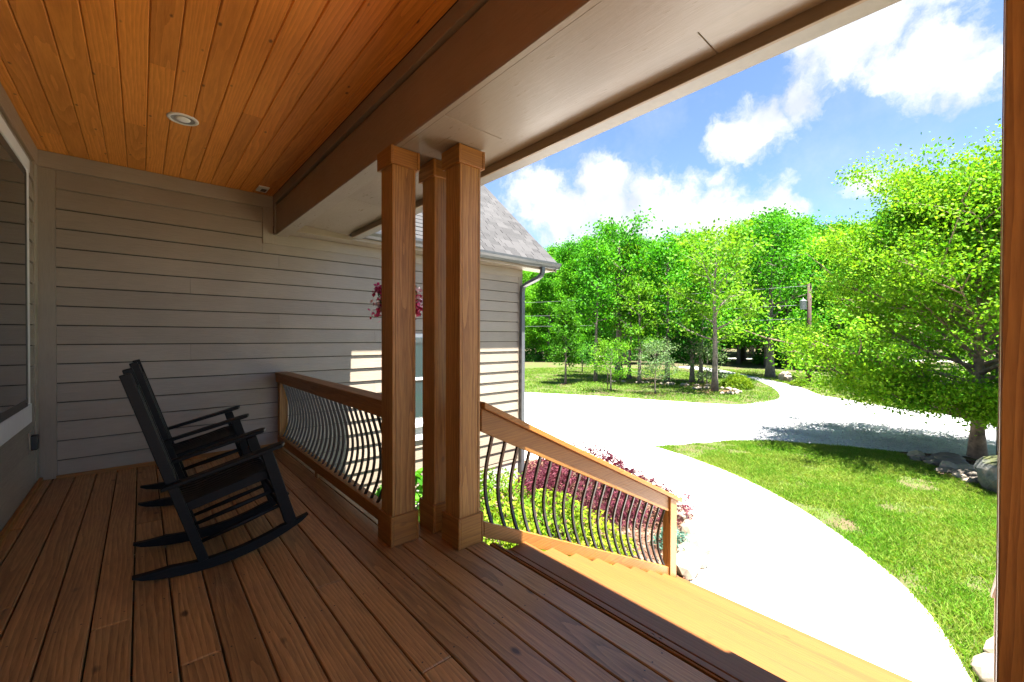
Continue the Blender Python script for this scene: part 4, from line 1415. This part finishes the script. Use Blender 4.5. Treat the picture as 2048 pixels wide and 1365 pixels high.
def tree_geo(seed, H, r0, cz0, Rc, nl, nleaf, leaf, shape='round', limbs=16, sub=4, spread=0.55, lean=0.05, flat=0.35, top=0.94, droop=0.0, elev=(0.15, 1.0), fork=False, asym=None, skirt=0):
    """trunk with limbs (verts, faces) and leaf quads of one tree, standing on the origin"""
    r = random.Random(seed)
    rn = np.random.default_rng(seed)
    parts = []
    NP = 9
    tp, tr = [], []
    x = y = 0.0
    for i in range(NP+1):
        t = i/NP
        tp.append(Vector((x, y, H*top*t-(0.08 if i == 0 else 0))))
        tr.append(r0*(1-t*0.88)*(1.35 if i == 0 else 1.0))
        x += r.gauss(0, lean*H/NP)
        y += r.gauss(0, lean*H/NP)
    parts.append(tube_data(tp, tr, 9))

    def trunk_at(z):
        t = min(max(z/(H*top), 0), 0.999)*NP
        i = int(t)
        f = t-i
        return tp[i].lerp(tp[i+1], f), tr[i]*(1-f)+tr[i+1]*f
    cent, sig = [], []
    for i in range(limbs):
        h = cz0+(H*top-cz0)*((i+r.random())/limbs)
        u = (h-cz0)/(H-cz0)
        if shape == 'round':
            pr_ = math.sqrt(max(0.06, 1-(2*u-0.85)**2*0.72))
        elif shape == 'birch':
            pr_ = (1.03-0.40*u if u < 0.62 else 0.782-1.15*(u-0.62))*(0.82+0.18*min(1, u/0.14))
        elif shape == 'cone':
            pr_ = 1.05-0.85*u
        elif shape == 'column':
            pr_ = 0.9-0.35*abs(2*u-0.7)
        else:
            pr_ = 1.0-0.35*u
        az = i*2.39996+r.uniform(-0.5, 0.5)
        ln = Rc*pr_*r.uniform(0.75, 1.12)
        if asym:
            ln *= 1+asym[1]*math.cos(az-asym[0])
        el = elev[0]+(elev[1]-elev[0])*u+r.uniform(-0.15, 0.15)
        p, tr_ = trunk_at(h*0.93)
        d = Vector((math.cos(az)*math.cos(el), math.sin(az)*math.cos(el), math.sin(el)))
        pts = [p]
        NS = 5
        for k in range(NS):
            d = (d+Vector((r.gauss(0, .12), r.gauss(0, .12), r.gauss(0.05-droop, .08)))).normalized()
            pts.append(pts[-1]+d*(ln/NS))
        br = min(tr_*0.55, 0.02+ln*0.016)
        parts.append(tube_data(pts, [br*(1-0.85*k/NS) for k in range(NS+1)], 6, False))
        for k in range(1, NS+1):
            w = (k/NS)
            if w > 0.3:
                cent.append(pts[k])
                sig.append(spread*(0.6+0.5*w))
        for q in range(sub):
            f = 0.3+0.7*(q+r.random())/sub
            k = min(int(f*NS), NS-1)
            s0 = pts[k].lerp(pts[k+1], f*NS-k)
            dd = (pts[k+1]-pts[k]).normalized()
            sd_ = Vector((-dd.y, dd.x, 0)).normalized()*(1 if q % 2 else -1)
            dd = (dd*0.7+sd_*r.uniform(0.5, 1.0)+Vector((0, 0, r.uniform(-0.2, 0.45)-droop))).normalized()
            l2 = ln*r.uniform(0.28, 0.5)
            p1 = s0+dd*l2*0.5+Vector((r.gauss(0, .04), r.gauss(0, .04), r.gauss(0, .04)))*l2
            p2 = s0+dd*l2
            parts.append(tube_data([s0, p1, p2], [br*0.42, br*0.28, br*0.1], 5, False))
            for pp, ss in ((p1, 0.7), (p2, 0.9)):
                cent.append(pp)
                sig.append(spread*ss)
    for i in range(skirt):
        az = i*2.39996
        rr_ = Rc*(0.16+0.72*((i*0.618) % 1.0))
        s0, br = trunk_at(cz0*1.05+0.8*((i*0.37) % 1.0))
        q = Vector((rr_*math.cos(az), rr_*math.sin(az), cz0+0.28+0.12*rr_+r.uniform(-0.22, 0.35)))
        mid = s0.lerp(q, 0.5)+Vector((0, 0, 0.16))
        parts.append(tube_data([s0, mid, q], [0.020, 0.013, 0.004], 5, False))
        for f in (0.0, 0.35, 0.75):
            cent.append(q.lerp(mid, f))
            sig.append(spread*0.8)
    V, F = join(parts)
    C = np.array([tuple(c) for c in cent])
    S = np.array(sig)
    # some clumps full, some nearly bare: light and dark, gaps
    wgt = rn.gamma(1.6, 1.0, len(C))*S**2
    idx = rn.choice(len(C), nleaf, p=wgt/wgt.sum())
    P = C[idx]+rn.normal(size=(nleaf, 3))*S[idx][:, None]*np.array([0.62, 0.62, 0.42])
    P = P[P[:, 2] > 0.3]
    Q = leaf_quads(rn, P, leaf, leaf*0.62, flat, 0.3+droop)
    return V, F, Q


def make_tree(name, label, loc, geo, leafm, barkm, cat='tree', group=None, rz=0.0, sc=1.0):
    V, F, Q = geo
    t = thing(name, label, cat, loc, group, rz=rz)
    link('trunk', mk('trunk', V, F, barkm, True), t)
    link('crown', fast_mesh('crown', Q, 4, leafm), t)
    t.scale = (sc, sc, sc)
    return t


# the river birch by the drive
geo = tree_geo(81, 5.8, 0.135, 0.80, 3.55, 0, 200000, 0.078, 'birch', skirt=70, limbs=66, sub=8, spread=0.40, lean=0.02, flat=0.3, elev=(0.10, 1.15), droop=0.02, asym=(R(90), 0.04))
make_tree('birch_tree', 'spreading bright green birch with peeling bark beside the gravel drive', (14.45, 0.02, GZ), geo, M['leaf_birch'], M['bark_birch'])
mk_ = tube('thin_trunk', [(0, 0, -0.05), (0.02, 0.01, 1.2), (0.1, 0.05, 2.6)], [0.05, 0.045, 0.03], M['bark'])
setp(link('sapling_stem', mk_, None, (14.9, -0.32, GZ)), 'thin bare stem standing beside the birch trunk', 'stem')

# trees on the far lawn
YT = 'trees on the far lawn'


def lawn_tree(name, label, x, y, geo, leafm, barkm=None):
    return make_tree(name, label, (x, y, GZ), geo, leafm, barkm or M['bark'], group=YT)


lawn_tree('columnar_tree', 'narrow columnar young tree at the left of the far lawn', 18.65, 16.19, tree_geo(201, 4.9, 0.07, 1.15, 1.05, 0, 4200, 0.15, 'column', limbs=22, sub=3, spread=0.34, lean=0.012), M['leaf_lime'])
lawn_tree('multistem_tree', 'small dark shrubby tree left of the tall thin trunk', 25.8, 20.7, tree_geo(202, 1.9, 0.05, 0.5, 1.1, 0, 1300, 0.13, 'round', limbs=12, sub=3, spread=0.34), M['leaf_dark'])
lawn_tree('thin_tree', 'tall thin grey-trunked tree rising left of the young staked tree', 20.9, 15.72, tree_geo(203, 9.2, 0.11, 3.2, 1.5, 0, 3600, 0.20, 'column', limbs=18, sub=3, spread=0.55, lean=0.02), M['leaf_wood'])
lawn_tree('staked_tree', 'young lime green tree tied to a stake at the drive edge', 17.8, 12.43, tree_geo(204, 2.45, 0.045, 0.72, 1.05, 0, 2400, 0.10, 'round', limbs=16, sub=4, spread=0.26), M['leaf_lime'])
lawn_tree('forked_tree', 'thick-trunked tree with a mulched base in the middle of the lawn', 23.9, 16.05, tree_geo(205, 9.8, 0.26, 3.4, 2.9, 0, 5600, 0.23, 'round', limbs=18, sub=4, spread=0.75, lean=0.018), M['leaf_wood'])
lawn_tree('leaning_tree', 'slim tree close on the right of the thick-trunked tree', 24.1, 15.4, tree_geo(206, 8.6, 0.13, 3.0, 1.9, 0, 3600, 0.21, 'round', limbs=14, sub=3, spread=0.6, lean=0.02), M['leaf_lime'])
lawn_tree('slim_tree', 'slim tree with a lime crown right of the staked tree', 22.0, 13.35, tree_geo(207, 6.3, 0.11, 1.7, 1.5, 0, 3000, 0.17, 'round', limbs=15, sub=3, spread=0.5, lean=0.02), M['leaf_lime'])
lawn_tree('small_round_tree', 'small loose-crowned tree in a mulch ring at the drive edge', 18.67, 10.46, tree_geo(208, 2.25, 0.04, 0.62, 1.10, 0, 2100, 0.095, 'round', limbs=15, sub=4, spread=0.28), M['leaf_willow'])
lawn_tree('straight_tree', 'straight tall tree behind the small loose-crowned tree', 24.04, 12.7, tree_geo(209, 8.8, 0.15, 2.6, 2.1, 0, 4200, 0.21, 'round', limbs=16, sub=3, spread=0.65, lean=0.012), M['leaf_wood'])
lawn_tree('dark_maple', 'dark green maple low between two grey trunks on the lawn', 25.2, 11.7, tree_geo(210, 4.3, 0.16, 1.05, 1.7, 0, 3800, 0.18, 'round', limbs=18, sub=4, spread=0.45, lean=0.01), M['leaf_dark'])
lawn_tree('grey_tree', 'grey-trunked tree right beside the dark green maple', 25.27, 11.2, tree_geo(211, 7.8, 0.14, 2.7, 1.9, 0, 3400, 0.20, 'round', limbs=14, sub=3, spread=0.6, lean=0.02), M['leaf_wood'])
lawn_tree('weeping_tree', 'pale weeping young tree beside the tall tree ringed with stones', 24.04, 10.28, tree_geo(212, 2.3, 0.04, 0.5, 1.2, 0, 1700, 0.11, 'round', limbs=14, sub=3, spread=0.32, droop=0.22), M['leaf_willow'])
lawn_tree('ringed_tree', 'tall tree with a bare lower trunk in a ring of pale stones', 21.86, 8.97, tree_geo(213, 8.3, 0.15, 2.5, 2.6, 0, 4300, 0.19, 'round', limbs=17, sub=4, spread=0.6, lean=0.022), M['leaf_lime'])
lawn_tree('pale_trunk_tree', 'large tree with a pale trunk at the wood edge beyond the juniper', 32.56, 9.66, tree_geo(214, 10.6, 0.27, 1.9, 3.4, 0, 14000, 0.21, 'round', limbs=24, sub=4, spread=0.95, lean=0.012), M['leaf_wood'])
mound('juniper', 'spreading yellow-green juniper beside the gravel drive', 'shrub', (24.15, 8.72, GZ), 0.98, 0.80, 0.72, 2600, 0.17, 0.05, M['leaf_juniper'], 41, 0.1)
mound('low_shrub', 'low yellow-green shrub at the foot of the utility pole', 'shrub', (28.1, 6.8, GZ), 0.6, 0.6, 0.38, 900, 0.14, 0.05, M['leaf_juniper'], 42, 0.2)
# stakes
for x, y, lab in ((17.78, 12.62, 'dark stake holding the lime green staked tree'), (24.12, 10.05, 'dark stake beside the pale weeping tree')):
    setp(link('stake', tube('stake', [(0, 0, -0.05), (0.01, 0, 1.0)], 0.022, M['bark_dark'], 6), None, (x, y, GZ)), lab, 'stake', 'tree stakes')
# mulch rings and stones round the lawn trees
def disc(name, x, y, rx, ry, seed, **kw):
    r = random.Random(seed)
    pts = [(x+rx*math.cos(t*math.pi/9)*r.uniform(.85, 1.1), y+ry*math.sin(t*math.pi/9)*r.uniform(.85, 1.1)) for t in range(18)]
    return poly_sheet(name, pts, GZ-0.006, M['soil'], kind='structure', **kw)


disc('mulch_ring', 21.86, 8.97, 1.15, 1.0, 1)
disc('mulch_patch', 24.3, 14.2, 2.4, 2.6, 2)
disc('mulch_patch', 24.6, 11.2, 1.7, 1.5, 3)
disc('mulch_ring', 18.67, 10.46, 0.55, 0.5, 4)
disc('mulch_ring', 18.65, 16.19, 0.5, 0.5, 5)
rr = random.Random(8)
RS, LS = [], []
for i in range(12):
    a = -2.4+i*0.36
    s = rr.uniform(0.13, 0.2)
    o = link('ring_stone', rock_mesh('ring_stone', 160+i, M['rock'], s*1.2, s, s*0.7, 1), None, (21.86+1.2*math.cos(a), 8.97+1.05*math.sin(a), GZ+0.04), (0, 0, i))
    setp(o, 'pale stone in the ring round the tall lawn tree', 'stone', 'stones ringing the tall lawn tree')
    RS.append(o)
for i in range(14):
    s = rr.uniform(0.11, 0.2)
    t = i/13
    o = link('lawn_stone', rock_mesh('lawn_stone', 180+i, M['rock'], s*1.4, s, s*0.6, 1), None, (21.6+2.2*t+rr.uniform(-.2, .2), 15.4-5.2*t+rr.uniform(-.3, .3), GZ+0.03), (0, 0, i))
    setp(o, 'pale stone edging the long mulch patch under the lawn trees', 'stone', 'stones edging the lawn mulch patch')
    LS.append(o)
order_labels(RS, 'pale stone in the ring round the tall lawn tree, %s from the left')
order_labels(LS, 'pale stone edging the long mulch patch on the lawn, %s from the left')

# the wood behind
variants = []
for k in range(7):
    V, F, Q = tree_geo(300+k, 16.0, 0.23, [1.6, 2.4, 1.5, 2.8, 2.0, 1.4, 2.2][k], [2.9, 2.5, 3.2, 2.7, 2.3, 3.0, 2.7][k], 0, 16000, 0.23, 'round', limbs=30, sub=5, spread=0.74, lean=0.014, flat=0.3, elev=(0.1, 1.05))
    variants.append((mk('trunk', V, F, M['bark'] if k % 3 else M['bark_dark'], True), fast_mesh('crown', Q, 4, M['leaf_wood'])))
fr = random.Random(77)
skyline = [(1000, 480), (1060, 500), (1100, 490), (1165, 462), (1200, 428), (1270, 442), (1330, 462), (1400, 452), (1450, 452), (1530, 408), (1585, 410), (1640, 436), (1700, 428), (1760, 395), (1850, 400), (2300, 410)]


def sky_y(x):
    for (a, ya), (b, yb) in zip(skyline[:-1], skyline[1:]):
        if a <= x <= b:
            return ya+(yb-ya)*(x-a)/(b-a)
    return 440


def wood_tree(d, u, hs=1.0):
    px = 1024+833.7*u/d
    p = fw*d+rt*u
    Ht = (676-sky_y(px))/833.7*d+2.73
    me = fr.choice(variants)
    sc = Ht*hs*fr.uniform(0.84, 1.03)/16.4
    t = thing('woodland_tree', 'tall leafy tree in the dense green wood beyond the lawn', 'tree', (p.x, p.y, GZ-0.03), 'trees of the wood', rz=fr.uniform(0, 6.28))
    t.scale = (sc*fr.uniform(0.95, 1.15), sc*fr.uniform(0.95, 1.15), sc)
    link('trunk', me[0], t)
    link('crown', me[1], t)
    return t


ROWN = {45: 'foremost', 50: 'second', 57: 'third', 66: 'fourth', 78: 'rearmost'}
for d, step, lo, hi in ((45, 3.4, 0.03, 0.40), (50, 3.4, 0.0, 0.64), (57, 3.6, 0.0, 1.25), (66, 4.0, -0.02, 1.28), (78, 5.0, -0.05, 1.3)):
    row_t = []
    u = lo*d
    while u < hi*d:
        dd = d+fr.uniform(-2.6, 2.6)
        uu = u+fr.uniform(-1.0, 1.0)
        px = 1024+833.7*uu/dd
        # keep the track through the wood open
        if not (d < 55 and 1400 < px < 1465):
            row_t.append(wood_tree(dd, uu, 1.0 if d < 70 else 0.93))
        u += step
    order_labels(row_t, 'tall leafy tree in the '+ROWN[d]+' row of the wood, %s from the left')
NT = []
# nearer wood edge on the right, beyond the pole and behind the birch
for d, u in ((40, 24.5), (43, 29.0), (38, 29.5), (36, 33.5), (41, 37.0), (34, 37.5), (33, 41.5), (39, 44.5), (45, 33.0), (45, 24.5), (31, 36.0), (41, 27.0), (38, 25.2), (44, 21.5), (35, 27.5), (37, 31.5), (46, 28.0), (42, 32.5), (33, 31.0)):
    NT.append(wood_tree(d, u))
order_labels(NT, 'tall leafy tree at the near wood edge behind the birch, %s from the left')
US = []
for i, (d, u) in enumerate(((44, 27.0), (41, 26.5), (47, 22.5), (48, 2.0), (47, 5.0), (46, 8.6), (49, 12.5), (47, 19.0), (50, 15.5))):
    p = fw*d+rt*u
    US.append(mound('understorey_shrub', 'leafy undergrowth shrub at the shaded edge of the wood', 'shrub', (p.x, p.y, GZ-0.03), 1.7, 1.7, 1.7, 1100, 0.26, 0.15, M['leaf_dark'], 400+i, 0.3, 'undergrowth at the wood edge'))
order_labels(US, 'leafy undergrowth shrub at the edge of the wood, %s from the left')

# the far side of the wood, one mass
r_ = np.random.default_rng(9)
n = 42000
th = r_.uniform(-0.12, 1.35, n)
dd = r_.uniform(104, 122, n)
hh = (r_.beta(1.3, 1.6, n))*(13.5+3.0*np.sin(th*37)+2.0*np.sin(th*91+1))
P = np.outer(dd, np.array(fw))+np.outer(dd*th, np.array(rt))
P[:, 2] = GZ+0.2+hh
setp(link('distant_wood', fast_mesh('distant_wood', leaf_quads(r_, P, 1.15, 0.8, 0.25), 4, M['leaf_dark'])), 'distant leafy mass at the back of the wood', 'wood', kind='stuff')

# bare tree over the garage roof and dead tops over the wood


def bare_tree(name, label, loc, H, r0, seed, rz=0.0):
    r = random.Random(seed)
    parts = []

    def grow(p, d, L, rad, dep):
        pts = [p]
        for k in range(4):
            d = (d+Vector((r.gauss(0, .13), r.gauss(0, .13), r.gauss(0.04, .08)))).normalized()
            pts.append(pts[-1]+d*L/4)
        parts.append(tube_data(pts, [rad*(1-0.6*k/4) for k in range(5)], 5, False))
        if dep == 0:
            return
        for k in range(4 if dep > 1 else 3):
            q = pts[2+k % 3]
            a = r.uniform(0, 6.28)
            nd_ = (d*0.75+Vector((math.cos(a), math.sin(a), r.uniform(0, .5)))*0.7).normalized()
            grow(q, nd_, L*r.uniform(0.42, 0.62), rad*0.42, dep-1)
    grow(Vector((0, 0, -0.1)), Vector((0, 0, 1)), H*0.72, r0, 3)
    V, F = join(parts)
    t = thing(name, label, 'tree', loc, rz=rz)
    link('trunk', mk('trunk', V, F, M['bark'], True), t)


p = fw*33+rt*(-1.6)
bare_tree('bare_tree', 'bare twiggy treetop showing above the garage roof', (p.x, p.y, GZ), 14.2, 0.22, 12)
p = fw*46+rt*(23.2)
bare_tree('dead_tree', 'dead bare tree whose top shows above the green wood', (p.x, p.y, GZ), 15.6, 0.2, 14)

# ------------------------------------------------------------------ utility pole and wires
PX, PY = 30.05, 6.85
po = thing('utility_pole', 'brown wooden utility pole with a grey transformer at the wood edge', 'pole', (PX, PY, GZ))
link('shaft', tube('shaft', [(0, 0, -0.1), (0, 0, 3.2), (0.02, 0, 6.0)], [0.145, 0.125, 0.105], M['pole'], 12), po)
tank = link('transformer', lathe('transformer', [(0.0, 0.0), (0.165, 0.0), (0.172, 0.02), (0.172, 0.50), (0.18, 0.51), (0.18, 0.54), (0.10, 0.58), (0.0, 0.58)], M['can'], 18), po, (-0.16, 0.27, 4.45))
link('bushing', lathe('bushing', [(0.0, 0.56), (0.03, 0.56), (0.035, 0.62), (0.02, 0.64), (0.03, 0.68), (0.0, 0.72)], M['white'], 10), tank)
link('bracket', boxmesh('bracket', 0.10, 0.16, 0.06, M['iron'], 0.005), po, (-0.08, 0.13, 4.75))
ends = fw*36+rt*(-2.6)
for z1, z0, lab in ((4.46, 4.15, 'topmost of the three thin wires strung left from the utility pole'), (3.32, 3.06, 'middle one of the three thin wires strung left from the utility pole'), (2.50, 2.22, 'lowest of the three thin wires strung left from the utility pole')):
    pts = []
    for k in range(17):
        t = k/16
        q = Vector((PX, PY, 0)).lerp(Vector((ends.x, ends.y, 0)), t)
        pts.append((q.x, q.y, z1+(z0-z1)*t-0.55*4*t*(1-t)*0.25))
    setp(link('overhead_wire', tube('overhead_wire', pts, 0.011, M['wire'], 5)), lab, 'wire', 'overhead wires')

SC.render.film_transparent = False
SC.cycles.max_bounces = 10
SC.cycles.diffuse_bounces = 5
SC.cycles.glossy_bounces = 4
SC.cycles.transmission_bounces = 4
SC.cycles.use_denoising = True
